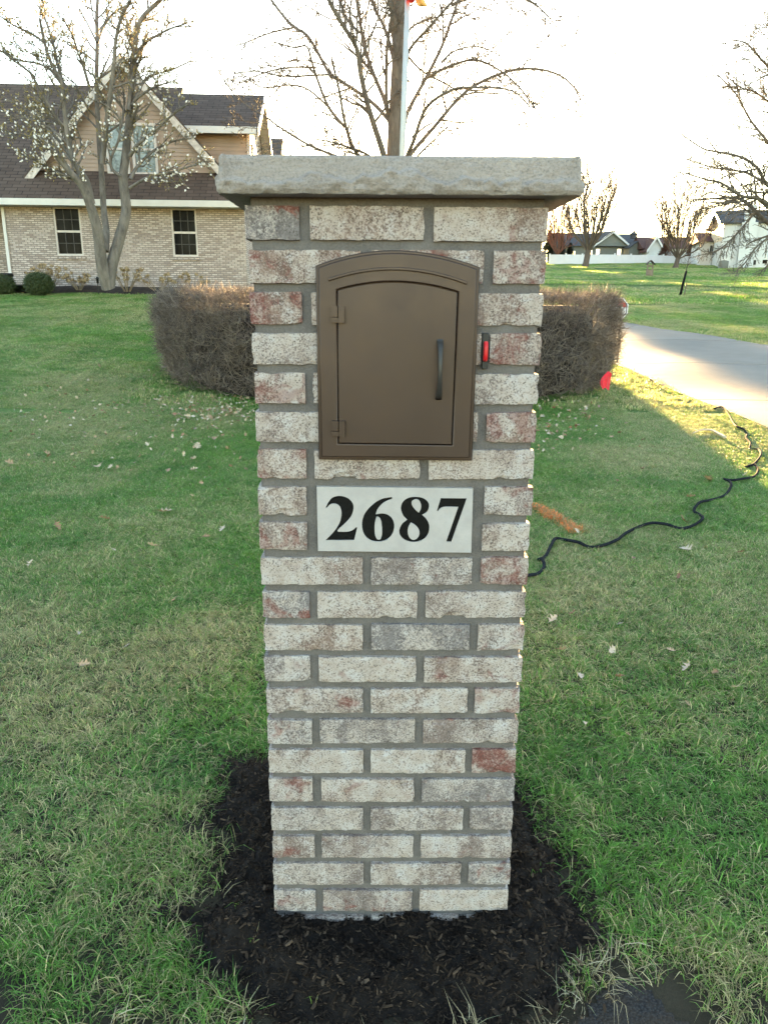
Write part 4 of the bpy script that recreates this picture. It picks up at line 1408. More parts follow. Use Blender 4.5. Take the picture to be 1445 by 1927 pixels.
def twig_shell(N1, N2):
    """loose bare twigs through the outer shell and the top, as one mesh of thin three-sided stems"""
    th = nr.uniform(0, 2 * np.pi, 2 * N1); f = nr.uniform(.0, 1, 2 * N1) ** .9
    kk = np.argsort(nr.uniform(0, 1, 2 * N1) - .55 * np.sin(th * 23 + 4 * np.sin(f * 7)) * np.sin(f * 17 + 3 * np.sin(th * 11)))[:N1]
    th, f = th[kk], f[kk]; dp = np.abs(nr.normal(0, .13, N1))
    bumpy = .045 * np.sin(th * 7 + f * 5) + .03 * np.sin(th * 17 + f * 9 + 1) + .02 * np.sin(th * 31 - f * 13)
    rx = HEDGE_R[0] * hprofile(f) - dp + bumpy - .10; ry = HEDGE_R[1] * hprofile(f) - dp + bumpy - .10
    X = HEDGE_C[0] + rx * np.cos(th); Y = HEDGE_C[1] + ry * np.sin(th)
    g0 = gz(X, Y)
    Z = g0 + .02 + (HT - .10 - g0) * f
    out = np.stack([np.cos(th), np.sin(th), 0 * th], 1)
    D = nr.normal(0, .75, (N1, 3)) + out * .35 + np.array([0, 0, .55])
    th2 = nr.uniform(0, 2 * np.pi, N2); q = np.sqrt(nr.uniform(0, 1, N2))
    X2 = HEDGE_C[0] + HEDGE_R[0] * .92 * q * np.cos(th2); Y2 = HEDGE_C[1] + HEDGE_R[1] * .92 * q * np.sin(th2)
    Z2 = HT - .13 + .03 * np.sin(X2 * 3) * np.cos(Y2 * 2.4) - .06 * np.clip(q - .85, 0, 1) / .15 + nr.normal(0, .03, N2)
    D2 = nr.normal(0, .5, (N2, 3)) + np.array([0, 0, 1.0])
    P0 = np.concatenate([np.stack([X, Y, Z], 1), np.stack([X2, Y2, Z2], 1)]); D = np.concatenate([D, D2])
    D /= np.linalg.norm(D, axis=1)[:, None]
    N = N1 + N2
    L = nr.uniform(.08, .21, N); L[N1:] *= .62; L[nr.uniform(0, 1, N) < .03] *= 1.7
    B = np.cross(D, nr.normal(0, 1, (N, 3))); B /= np.linalg.norm(B, axis=1)[:, None]
    C = np.cross(D, B)
    bend = nr.normal(0, .28, (N, 1))
    mid = P0 + D * (L * .5)[:, None]
    tip = P0 + D * L[:, None] + B * L[:, None] * bend
    r = nr.uniform(.0016, .0034, N)[:, None]
    V = np.empty((N, 7, 3))
    for k in range(3):
        a = 2 * math.pi * k / 3
        o = B * math.cos(a) + C * math.sin(a)
        V[:, k] = P0 + o * r
        V[:, 3 + k] = mid + B * (L[:, None] * bend * .2) + o * r * .8
    V[:, 6] = tip
    V = V.reshape(-1, 3) - np.array(hl)
    fq = []
    base = (np.arange(N) * 7)[:, None]
    tri = np.array([[0, 1, 4], [0, 4, 3], [1, 2, 5], [1, 5, 4], [2, 0, 3], [2, 3, 5], [3, 4, 6], [4, 5, 6], [5, 3, 6]])
    T = (base[:, None, :] + tri[None]).reshape(-1, 3)
    me = bpy.data.meshes.new('twigs')
    me.vertices.add(len(V)); me.vertices.foreach_set('co', V.astype(np.float32).ravel())
    me.loops.add(T.size); me.loops.foreach_set('vertex_index', T.astype(np.int32).ravel())
    me.polygons.add(len(T)); me.polygons.foreach_set('loop_start', np.arange(0, T.size, 3, dtype=np.int32))
    a = me.attributes.new('tint', 'FLOAT', 'POINT'); a.data.foreach_set('value', np.repeat(nr.uniform(0, 1, N), 7).astype(np.float32))
    me.update(calc_edges=True)
    me.materials.append(M['twig'])
    return stuff(link(bpy.data.objects.new('twigs', me), hedge))
twig_shell(58000, 13000)
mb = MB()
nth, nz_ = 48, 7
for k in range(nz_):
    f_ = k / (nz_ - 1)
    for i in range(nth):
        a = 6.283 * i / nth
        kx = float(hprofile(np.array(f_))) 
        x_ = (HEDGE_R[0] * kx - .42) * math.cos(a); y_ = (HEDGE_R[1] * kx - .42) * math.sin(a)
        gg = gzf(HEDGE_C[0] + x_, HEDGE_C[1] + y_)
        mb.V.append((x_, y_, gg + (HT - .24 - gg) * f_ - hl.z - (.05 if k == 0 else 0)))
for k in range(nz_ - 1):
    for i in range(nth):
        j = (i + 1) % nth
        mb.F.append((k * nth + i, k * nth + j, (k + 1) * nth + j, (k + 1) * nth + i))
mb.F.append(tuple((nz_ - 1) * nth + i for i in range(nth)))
mb.build('dark_core', M['hedge_core'], hedge, True)  # solid dark core added to block light inside the hedge

# ------------------------------------------------------------------ flagpole
M['pole'] = plain('grey_pole_paint', (.42, .43, .44), .4, .3, .06, 4.)
M['flag_red'] = plain('red_flag_cloth', (.60, .03, .025), .7, 0, .1, 8.)
M['flag_yellow'] = plain('yellow_flag_edge', (.70, .40, .12), .7)
FY = 10.4
a, b_ = P(755, 330, FY), P(769, -60, FY)
dirp = (b_ - a).normalized()
gz0 = gzf(a.x, FY)
foot = a + dirp * ((gz0 - a.z) / dirp.z)
top = a + dirp * ((7.2 - a.z) / dirp.z)
fp = thing('flagpole', 'slim grey flagpole in front of the tall bare tree', 'flagpole', foot)
s = mpp(FY)
MB().tube([Vector((0, 0, -.1)), (top - foot) * .5, top - foot], [5.2 * s, 4.6 * s, 3.6 * s], 14).build('pole', M['pole'], fp, True)
MB().lathe([(.001, -.06), (.05, -.03), (.06, 0), (.05, .04), (.001, .06)], 14, tuple(top - foot + Vector((0, 0, .06)))).build('finial', M['pole'], fp, True)
MB().lathe([(.09, 0), (.09, .03), (.05, .05), (.001, .05)], 14, (0, 0, 0)).build('base_collar', M['pole'], fp, True)
f0 = P(743, 3, FY - .05)
fl = MB()
nu, nv = 18, 10
for j in range(nv + 1):
    for i in range(nu + 1):
        u, w = i / nu, j / nv
        fl.V.append((f0.x + .03 + .235 * u - .02 * w, f0.y - .06 + .06 * math.sin(u * 9 + w * 2) * (.4 + u) + .02 * math.sin(w * 6 + u * 3), f0.z + .62 * w + .018 * math.sin(u * 6.5)))
for j in range(nv):
    for i in range(nu):
        q = j * (nu + 1) + i
        fl.F.append((q, q + 1, q + nu + 2, q + nu + 1))
fo = fl.build('flag', M['flag_red'], None, True)
sm = fo.modifiers.new('thick', 'SOLIDIFY'); sm.thickness = .003
tag(fo, 'red cloth flag hanging at the top of the pole', 'flag')
fl2 = MB()
f1 = P(786, 10, FY - .05)
for j in range(5):
    for i in range(9):
        u, w = i / 8, j / 4
        fl2.V.append((f1.x + .13 * u - .05 * w, f1.y + .03 * math.sin(u * 5 + w * 3), f1.z + .10 * w + .02 * math.sin(u * 4) - .03 * u * (1 - u) * 4 * (1 - w)))
for j in range(4):
    for i in range(8):
        q = j * 9 + i
        fl2.F.append((q, q + 1, q + 10, q + 9))
o = fl2.build('flag_trim', M['flag_yellow'], fo, True)
o.modifiers.new('thick', 'SOLIDIFY').thickness = .003
#PART5
# ------------------------------------------------------------------ house materials
def planar(m, sx=1.0, sz=1.0, kind='Object'):
    s = m.n('SeparateXYZ', {'Vector': m.coord(kind)})
    return m.n('CombineXYZ', {'X': m.math('MULTIPLY', m.math('ADD', s.outputs['X'], m.math('MULTIPLY', s.outputs['Y'], .0)), sx), 'Y': m.math('MULTIPLY', s.outputs['Z'], sz), 'Z': 0.0}).outputs[0]
m = NT('house_brick')
s = m.n('SeparateXYZ', {'Vector': m.coord()})
v = m.n('CombineXYZ', {'X': m.math('ADD', s.outputs['X'], s.outputs['Y']), 'Y': s.outputs['Z'], 'Z': 0.0}).outputs[0]
bt = m.n('TexBrick', {'Vector': v, 'Color1': (.56, .485, .445, 1), 'Color2': (.19, .14, .12, 1), 'Mortar': (.20, .175, .16, 1), 'Scale': 1.0, 'Mortar Size': .011, 'Mortar Smooth': .2, 'Bias': -.25, 'Brick Width': .165, 'Row Height': .054})
n1 = m.noise(m.coord(), 14., 4, .65)
c = m.mix(m.ramp(n1, [(.5, 0.), (.75, .55)]), bt.outputs['Color'], (.17, .13, .115))
c = m.mix(m.ramp(m.noise(m.coord(), .8, 3, .5), [(.35, 0.), (.7, .3)]), c, (.38, .32, .285))
m.col(c); m.rough(.92); m.bump(m.math('SUBTRACT', 1., bt.outputs['Fac']), .6, .012)
M['hbrick'] = m.m
def shingles(name, c1, c2, c3):
    m = NT(name)
    s = m.n('SeparateXYZ', {'Vector': m.coord()})
    v = m.n('CombineXYZ', {'X': m.math('ADD', s.outputs['X'], m.math('MULTIPLY', s.outputs['Y'], .02)), 'Y': m.math('MULTIPLY', s.outputs['Z'], 1.42), 'Z': 0.0}).outputs[0]
    bt = m.n('TexBrick', {'Vector': v, 'Color1': (*c1, 1), 'Color2': (*c2, 1), 'Mortar': (*c3, 1), 'Scale': 1.0, 'Mortar Size': .012, 'Mortar Smooth': .3, 'Bias': 0., 'Brick Width': .34, 'Row Height': .145})
    n1 = m.noise(m.coord(), 3., 4, .6); n2 = m.noise(m.coord(), 60., 3, .7)
    c = m.mix(m.ramp(n1, [(.35, 0.), (.7, .5)]), bt.outputs['Color'], c2)
    c = m.mix(m.ramp(n2, [(.5, 0.), (.75, .35)]), c, (.10, .085, .08))
    m.col(c); m.rough(.95); m.spec(.2); m.bump(m.math('SUBTRACT', 1., bt.outputs['Fac']), .7, .012)
    return m.m
M['shingle'] = shingles('brown_shingles', (.075, .052, .040), (.115, .083, .065), (.026, .019, .016))
M['shingle_sunset'] = shingles('sunset_red_shingles', (.10, .050, .042), (.125, .065, .052), (.05, .03, .026))  # sunset tint of the lit roof put into the shingle colour
M['shingle_grey'] = shingles('grey_shingles', (.06, .062, .068), (.085, .086, .09), (.035, .035, .04))
M['siding'] = plain('tan_siding', (.34, .262, .21), .65, 0, .08, 3.)
M['siding_green'] = plain('grey_green_siding', (.16, .165, .14), .7, 0, .08, 2.)
M['siding_white'] = plain('white_siding', (.55, .56, .56), .65, 0, .05, 2.)
M['trim'] = plain('cream_trim', (.52, .48, .455), .55, 0, .12, 6.)
M['bar'] = plain('grey_glazing_bars', (.055, .052, .05), .6)
M['white_trim'] = plain('white_trim', (.58, .575, .56), .5, 0, .06, 4.)
M['rake'] = plain('weathered_rake_board', (.50, .46, .42), .7, 0, .3, 9.)
m = NT('window_glass')
n1 = m.noise(m.coord(), 2.2, 3, .6)
m.col(m.ramp(n1, [(.35, (.005, .005, .006)), (.7, (.018, .018, .018))])); m.rough(.12); m.spec(.03)
M['glass'] = m.m
m = NT('upper_window_glass')
n1 = m.noise(m.coord(), 7., 4, .7)
m.col(m.ramp(n1, [(.35, (.10, .12, .12)), (.65, (.30, .36, .37))])); m.rough(.08); m.spec(.6)
M['glass_pale'] = m.m
m = NT('lit_window_glass')
m.col((.6, .45, .2)); m.set(m.b, 'Emission Color', (1., .72, .32, 1)); m.set(m.b, 'Emission Strength', .32)
M['glass_lit'] = m.m
M['wood_in'] = plain('wooden_panel_indoors', (.25, .16, .08), .6)
M['bed'] = plain('bed_mulch', (.030, .022, .018), .95, 0, .5, 9., .9)
M['lamp_black'] = plain('black_lamp', (.012, .012, .012), .5)

# ------------------------------------------------------------------ house on the left
HA = R(3.2)
HO = P(466, 545, 21.6)
EX, EY = np.array([math.cos(HA), math.sin(HA), 0]), np.array([-math.sin(HA), math.cos(HA), 0])
HOn = np.array(HO)
def H(px, py, w=0.0):
    d = ray(px, py)
    t = (w - (CAM - HOn) @ EY) / (d @ EY)
    p = CAM + d * t - HOn
    return p @ EX, p[2]
house = thing('brick_house', 'pale brick house with tan gable and brown shingle roof on the left', 'house', HO, HA)
def rect(u0, u1, v0, v1):
    return [(u0, v0), (u1, v0), (u1, v1), (u0, v1)]
def siding(name, xr, z0, z1, y, mat, parent, lap=.105):
    """lapped boards over a region; xr(z) gives its left and right edges"""
    mb = MB()
    z = z0
    while z < z1 - .01:
        t = min(z + lap, z1)
        a0, a1 = xr(z); b0, b1 = xr(t)
        i = len(mb.V)
        mb.V += [(a0, y - .018, z), (a1, y - .018, z), (b1, y - .003, t), (b0, y - .003, t), (a0, y + .02, z), (a1, y + .02, z), (b1, y + .02, t), (b0, y + .02, t)]
        mb.F += [(i, i + 1, i + 2, i + 3), (i + 4, i + 5, i + 1, i), (i, i + 3, i + 7, i + 4), (i + 1, i + 5, i + 6, i + 2), (i + 4, i + 7, i + 6, i + 5)]
        z = t
    return stuff(mb.build(name, mat, parent))
def window(parent, u0, u1, v0, v1, w, glass, cols=3, rows=2, fw=.055, trim='trim', sill=None, depth=.05, mesh_parts=True):
    """double-hung window with a frame, rails, bars and panes"""
    f = plate('window', [rect(u0, u1, v0, v1), rect(u0 + fw, u1 - fw, v0 + fw, v1 - fw)], w - depth, depth + .06, M[trim], parent)
    vm = (v0 + v1) / 2
    MB().box(u0 + fw, u1 - fw, w - .015, w + .03, vm - .028, vm + .028).build('meeting_rail', M[trim], f)
    for (a, b, yy) in ((v0 + fw, vm - .028, .012), (vm + .028, v1 - fw, .0)):
        MB().box(u0 + fw, u1 - fw, w + .02 + yy, w + .026 + yy, a, b).build('pane', M[glass], f)
        for c in range(1, cols):
            uu = u0 + fw + (u1 - u0 - 2 * fw) * c / cols
            MB().box(uu - .009, uu + .009, w + .004 + yy, w + .018 + yy, a, b).build('glazing_bar', M['bar'], f)
        for r_ in range(1, rows):
            vv = a + (b - a) * r_ / rows
            MB().box(u0 + fw, u1 - fw, w + .0065 + yy, w + .0155 + yy, vv - .009, vv + .009).build('glazing_bar', M['bar'], f)
    return f
uL = H(14, 450)[0]
vE = H(230, 382, -.4)[1]                                # eave height
w1u = (H(103, 430)[0], H(154, 430)[0]); w1v = (H(130, 481)[1], H(130, 389)[1])
w2u = (H(323, 430)[0], H(371, 430)[0]); w2v = w1v
plate('front_wall', [rect(uL, 0, -.6, vE + .05), rect(*w1u, *w1v), rect(*w2u, *w2v)], 0, .22, M['hbrick'], house)
wp = MB(); wp.box(-.22, 0, .221, 8.8, -.6, vE + .05); wp.build('side_wall', M['hbrick'], house)
for (uu, vv) in ((w1u, w1v), (w2u, w2v)):
    f = window(house, uu[0], uu[1], vv[0], vv[1], .05, 'glass', 3, 2, .05, 'trim', depth=.03)
    sl = MB(); n_ = 9
    for i in range(n_):
        a = uu[0] - .04 + (uu[1] - uu[0] + .08) * i / n_
        sl.box(a + .005, a + (uu[1] - uu[0] + .08) / n_ - .005, -.045, .04, vv[0] - .10, vv[0] - .008)
    sl.build('sill', M['hbrick'], f)
    MB().box(uu[0], uu[1], .25, .26, vv[0], vv[1]).build('dark_room_sheet', M['dark_gap'], f)  # near-black sheet standing for the unlit room
MB().prism([(w2u[0] + .12, .16, w2v[0] + .07), (w2u[1] - .22, .16, w2v[0] + .07), (w2u[0] + .14, .16, w2v[0] + .52)], (0, .03, 0)).build('gable_frame_indoors', M['wood_in'], house)
# recessed wall and corner trim at the far left
MB().box(uL - 9, uL - .001, 1.2, 1.4, -.6, vE + .05).build('recessed_wall', M['hbrick'], house)
MB().box(uL - .001, uL + .2, .221, 1.2, -.6, vE + .05).build('return_wall', M['hbrick'], house)
MB().box(uL - .05, uL + .03, -.06, -.003, -.3, vE - .1).build('downspout', M['white_trim'], house)
# main roof
wr, v0, ww = 5.0, vE, 1.2
vr = H(100, 163, wr)[1]
uR = .38
sl = (vr - v0) / (wr + .45)
def roof(name, quad, th, mat, parent):
    n = (Vector(quad[1]) - Vector(quad[0])).cross(Vector(quad[3]) - Vector(quad[0])).normalized()
    return MB().prism(quad, n * -th if n.z > 0 else n * th).build(name, mat, parent)
uD = H(186, 162, wr)[0]
roof('roof', [(uL - 9, -.45, v0 + .06), (uR, -.45, v0 + .06), (uR, ww + .1, v0 + .06 + sl * (ww + .55)), (uL - 9, ww + .1, v0 + .06 + sl * (ww + .55))], .12, M['shingle'], house)
roof('roof', [(uL - 9, ww + .1, v0 + .06 + sl * (ww + .55)), (H(330, 200, 3.4)[0], ww + .1, v0 + .06 + sl * (ww + .55)), (H(330, 200, 3.4)[0], wr, vr + .06), (uL - 9, wr, vr + .06)], .12, M['shingle'], house)
roof('roof', [(uL - 9, wr, vr + .06), (H(330, 200, 3.4)[0], wr, vr + .06), (H(330, 200, 3.4)[0], wr + 5.2, v0 + .06), (uL - 9, wr + 5.2, v0 + .06)], .12, M['shingle'], house)
MB().box(uL - 9, uR - .02, -.56, -.44, v0 - .09, v0 + .075).build('gutter', M['white_trim'], house)
MB().box(uL - 9, uR - .04, -.44, -.001, v0 - .085, v0 - .055).build('soffit', M['trim'], house)
# front gable
gw = .75
gA, gL, gR = H(232, 118, gw), H(58, 338, gw), H(424, 338, gw)
gc = gA[0]; gh = gA[1]; gb = H(232, 338, gw)[1]; half = (gR[0] - gL[0]) / 2
def gx(z):
    f = (gh - z) / (gh - gb)
    return gc - half * f, gc + half * f
siding('gable_siding', gx, gb, gh - .02, gw, M['siding'], house)
MB().prism([(gc - half, gw + .02, gb - .5), (gc + half, gw + .02, gb - .5), (gc + half, gw + .02, gb), (gc, gw + .02, gh), (gc - half, gw + .02, gb)], (0, .15, 0)).build('gable_wall', M['siding'], house)
MB().box(gc - half + .1, gc + half - .1, gw - .05, gw - .019, gb - .03, gb + .06).build('base_board', M['white_trim'], house)
k_ = (gh - gb) / half
ov, eo = .32, .32
for sgn in (-1, 1):
    a = Vector((gc, gw - ov, gh + .10)); b = Vector((gc + sgn * (half + eo), gw - ov, gb - k_ * eo + .10))
    # rake board in front, roof slab behind it running back into the main roof
    rk = MB().prism([tuple(a), tuple(b), tuple(b - Vector((0, 0, .26))), tuple(a - Vector((0, 0, .26)))], (0, -.03, 0)).build('rake_board', M['rake'], house)
    mB = MB()
    mB.prism([tuple(a + Vector((0, .001, .06))), tuple(b + Vector((0, .001, .06))), tuple(b + Vector((0, .001, -.06))), tuple(a + Vector((0, .001, -.06)))], (0, 5.0, 0))
    mB.build('gable_roof', M['shingle'], house)
    MB().prism([tuple(a + Vector((0, .002, -.065))), tuple(b + Vector((0, .002, -.065))), tuple(b + Vector((0, .002, -.09))), tuple(a + Vector((0, .002, -.09)))], (0, ov + .04, 0)).build('rake_soffit', M['trim'], house)
for (x0, x1) in ((201, 244), (250, 297)):
    u0, u1 = H(x0, 280, gw)[0], H(x1, 280, gw)[0]
    window(house, u0, u1, H(250, 330, gw)[1], H(250, 232, gw)[1], gw - .05, 'glass_pale', 1, 1, .07, 'trim', depth=.04)
# upper storey behind, to the right of the gable
ww = 1.2
uW1 = H(469, 260, ww)[0]; uW0 = H(325, 260, ww)[0]; vW = H(420, 240, ww - .35)[1]
vWr = H(420, 181, ww + 2.4)[1]
siding('upper_siding', lambda z: (uW0, uW1), v0 + 1.2, vW, ww, M['siding'], house)
MB().box(uW0, uW1 - .02, ww + .02, ww + 4.8, v0 + .6, vW).build('upper_wall', M['siding'], house)
MB().prism([(uW1 - .02, ww + .02, vW), (uW1 - .02, ww + 4.8, vW), (uW1 - .02, ww + 2.4, vWr - .05)], (-.1, 0, 0)).build('upper_gable_wall', M['siding'], house)
MB().box(uW1 - .06, uW1 + .03, ww - .05, ww + .06, v0 + .6, vW).build('corner_board', M['trim'], house)
so = MB()
u2 = uW1 + .0
f = MB().box(u2 - .019, u2 + .03, ww + .9, ww + 2.0, vW - 1.25, vW - .2).build('window', M['trim'], house)
MB().box(u2 + .031, u2 + .036, ww + 1.0, ww + 1.9, vW - 1.17, vW - .28).build('pane', M['glass'], f)
uo = H(487, 240, ww)[0]
roof('upper_roof', [(uW0 - .3, ww - .4, vW - .02), (uo, ww - .4, vW - .02), (uo, ww + 2.4, vWr + .05), (uW0 - .3, ww + 2.4, vWr + .05)], .1, M['shingle'], house)
roof('upper_roof', [(uW0 - .3, ww + 2.4, vWr + .05), (uo, ww + 2.4, vWr + .05), (uo, ww + 5.2, vW - .02), (uW0 - .3, ww + 5.2, vW - .02)], .1, M['shingle'], house)
MB().box(uW0, uo - .03, ww - .44, ww - .405, vW - .16, vW + .02).build('fascia', M['white_trim'], house)
for s0 in ((ww - .42, vW - .02, ww + 2.4, vWr + .05), (ww + 2.4, vWr + .05, ww + 5.2, vW - .02)):
    MB().prism([(uo + .001, s0[0], s0[1] + .01), (uo + .001, s0[2], s0[3] + .01), (uo + .001, s0[2], s0[3] - .2), (uo + .001, s0[0], s0[1] - .2)], (.03, 0, 0)).build('rake_board', M['trim'], house)
for (wa, va_, wb, vb_) in ((ww - .38, vW - .02, ww + 2.4, vWr + .05), (ww + 2.4, vWr + .05, ww + 5.2, vW - .02)):
    MB().prism([(uW1 + .001, wa, va_ - .14), (uo - .002, wa, va_ - .14), (uo - .002, wb, vb_ - .14), (uW1 + .001, wb, vb_ - .14)], (0, 0, -.03)).build('soffit', M['trim'], house)
# lower block at the back
wB = 9.0
uB0, uB1 = H(470, 270, wB)[0], H(526, 270, wB)[0]; vB = H(500, 251, wB + 1.5)[1]
MB().box(uB0 - 4, uB1 - .4, wB, wB + 5, -.6, vB - 1.4).build('rear_wall', M['siding'], house)
MB().prism([(uB0 - 4, wB - .4, vB - 1.6), (uB0 - 4, wB + 5.4, vB - 1.6), (uB0 - 4, wB + 2.5, vB)], (uB1 - uB0 + 4, 0, 0)).build('rear_roof', M['shingle'], house)

# unseen garage wing at the end of the drive, added to shade the lawn
uG1 = uB1 + 3.6
MB().box(uB1 - .399, uG1, wB + .6, wB + 6.6, -.9, 2.9).build('unseen_garage_wall', M['hbrick'], house)
MB().prism([(uB1 - .39, wB + .2, 2.9), (uB1 - .39, wB + 7.0, 2.9), (uB1 - .39, wB + 3.6, 4.7)], (uG1 - uB1 + .8, 0, 0)).build('unseen_garage_roof', M['shingle'], house)
gd = MB().box(uB1 + .4, uG1 - .5, wB + .55, wB + .599, -.5, 1.9).build('unseen_garage_door', M['white_trim'], house)
for k in range(4):
    MB().box(uB1 + .45, uG1 - .55, wB + .535, wB + .5499, -.42 + k * .58, .08 + k * .58).build('unseen_door_panel', M['white_trim'], gd)

# ------------------------------------------------------------------ planting bed in front of the house
V, Fc = [], []
nb_ = 70
for i in range(nb_ + 1):
    u = -9.6 + 9.9 * i / nb_
    for j, w in enumerate((-.02, -.4, -.8, -1.1, -1.35)):
        q = HOn + EX * u + EY * (w + (.18 * math.sin(u * 1.1) + .08 * math.sin(u * 2.7)) * (j / 4))
        V.append((q[0], q[1], gzf(q[0], q[1]) + (.10, .14, .12, .07, -.02)[j] + .02 * noise.noise(Vector((u * 3, w * 4, 0)))))
for i in range(nb_):
    for j in range(4):
        a = i * 5 + j
        Fc.append((a, a + 1, a + 6, a + 5))
bed = mesh_obj('planting_bed', V, Fc, M['bed'], None, True)
structure(bed)
M['box_leaf'] = plain('boxwood_leaf', (.045, .065, .022), .5, 0, .3, 5.)
M['hyd'] = plain('dry_flower_heads', (.34, .25, .14), .8, 0, .25, 8.)
M['hyd_stem'] = plain('dry_stems', (.26, .20, .13), .8)
rg = random.Random(31)
lf_src = []
for k in range(3):
    V, Fc = [], []
    for i in range(24):
        p = Vector((rg.gauss(0, .03), rg.gauss(0, .03), rg.gauss(0, .03))); d = Vector((rg.gauss(0, 1), rg.gauss(0, 1), rg.gauss(.5, 1))).normalized()
        a = d.orthogonal().normalized(); b = len(V)
        V += [tuple(p), tuple(p + d * .012 + a * .007), tuple(p + d * .026), tuple(p + d * .012 - a * .007)]
        Fc.append((b, b + 1, b + 2, b + 3))
    lf_src.append(source('leaf_clump', V, Fc, M['box_leaf']))
def boxwood(px, py, wpx, hpx, Y, label):
    b = P(px, py, Y); b.z = gzf(b.x, b.y) + .03
    r = wpx * mpp(Y) / 2; h = hpx * mpp(Y)
    t = thing('boxwood_shrub', label, 'shrub', b, 0, 'round boxwoods in the bed')
    n = 1500
    d = nr.normal(0, 1, (n, 3)); d /= np.linalg.norm(d, axis=1)[:, None]
    k = (.8 + .2 * nr.uniform(0, 1, n) ** .5) * (1 + .05 * np.sin(d[:, 0] * 9) * np.cos(d[:, 2] * 8))
    pts = np.stack([d[:, 0] * r * k, d[:, 1] * r * k, h * .5 + d[:, 2] * h * .5 * k], 1)
    stuff(inst_points('foliage', pts, nr.uniform(0, 6.28, (n, 3)), nr.uniform(.8, 1.5, n), nr.integers(0, 3, n), lf_src, M['box_leaf'], t))
    MB().lathe([(.05, .02), (r * .6, h * .15), (r * .78, h * .5), (r * .55, h * .82), (.03, h * .93)], 12).build('stem', M['hedge_core'], t, True)  # dark body filling the foliage, inner shade put into its colour
boxwood(76, 556, 42, 34, 19.3, 'clipped round green boxwood left of the path light')
boxwood(4, 549, 40, 28, 19.3, 'round green boxwood cut by the left edge of the photo')
def hydrangea(px, py, wpx, hpx, Y, label, seed, n=26, heads=True):
    rg = random.Random(seed)
    b = P(px, py, Y); b.z = gzf(b.x, b.y) + .06
    t = thing('dry_hydrangea', label, 'shrub', b, 0, 'dry flower shrubs along the brick wall')
    st, hd = MB(), MB()
    for i in range(n):
        a = rg.uniform(0, 6.283); rr = wpx * mpp(Y) / 2 * math.sqrt(rg.random())
        h = hpx * mpp(Y) * rg.uniform(.5, 1.)
        tip = Vector((rr * math.cos(a), rr * math.sin(a) * .5, h))
        pts = catmull([Vector((tip.x * .2, tip.y * .2, 0)), Vector((tip.x * .6, tip.y * .6, h * .55)), tip], 3)
        st.tube(pts, [.007] * (len(pts) - 1) + [.004], 3, cap=False)
        if heads:
            for q in range(26):
                d = Vector((rg.gauss(0, 1), rg.gauss(0, 1), rg.gauss(.3, .8))).normalized()
                p = tip + d * rg.uniform(.02, .07); e = d.orthogonal().normalized() * .022; f_ = d.cross(e)
                hd.poly([p - e, p - f_, p + e, p + f_])
    st.build('stems', M['hyd_stem'], t)
    if heads: stuff(hd.build('flower_heads', M['hyd'], t))
hydrangea(92, 545, 80, 44, 20.0, 'bushy shrub of dried tan flower heads under the left window', 3, 40)
hydrangea(150, 547, 60, 30, 20.2, 'low dried shrub between left window and magnolia trunk', 4, 22)
hydrangea(240, 550, 60, 40, 20.2, 'dried shrub at the right foot of the magnolia trunk', 5, 22)
hydrangea(300, 550, 80, 30, 20.4, 'sparse dried shrub against the brick wall right of magnolia', 6, 20)
hydrangea(362, 552, 70, 34, 20.4, 'thin dried shrub beneath the right-hand ground floor window', 7, 16)
b = P(186, 548, 19.4); b.z = gzf(b.x, b.y)
s = mpp(19.4)
pl = thing('path_light', 'small black path light standing before the magnolia trunk', 'lamp', b)
MB().tube([(0, 0, 0), (0, 0, 20 * s)], .012, 8).build('stake', M['lamp_black'], pl)
MB().lathe([(.03, 20 * s), (.035, 27 * s), (.06, 27.5 * s), (.02, 31 * s), (.005, 32 * s)], 12).build('lamp_head', M['lamp_black'], pl, True)
M['barrel_red'] = plain('dark_red_planter', (.07, .018, .016), .5)
b = P(8, 545, 19.9); b.z = gzf(b.x, b.y) + .05
pt = thing('planter_pot', 'dark red round planter with a black rim in the bed', 'planter', b)
MB().lathe([(.20, 0), (.25, .36), (.25, .37)], 20).build('pot', M['barrel_red'], pt, True)
MB().lathe([(.26, .37), (.28, .375), (.28, .45), (.25, .455), (.24, .40)], 20).build('rim', M['lamp_black'], pt, True)
b = P(40, 545, 19.9); b.z = gzf(b.x, b.y) + .05
t = thing('low_pot', 'low black plastic saucer pot beside the dark red planter', 'pot', b)
MB().lathe([(.14, 0), (.20, .13), (.22, .14), (.22, .17), (.18, .17), (.17, .10)], 18).build('bowl', M['lamp_black'], t, True)
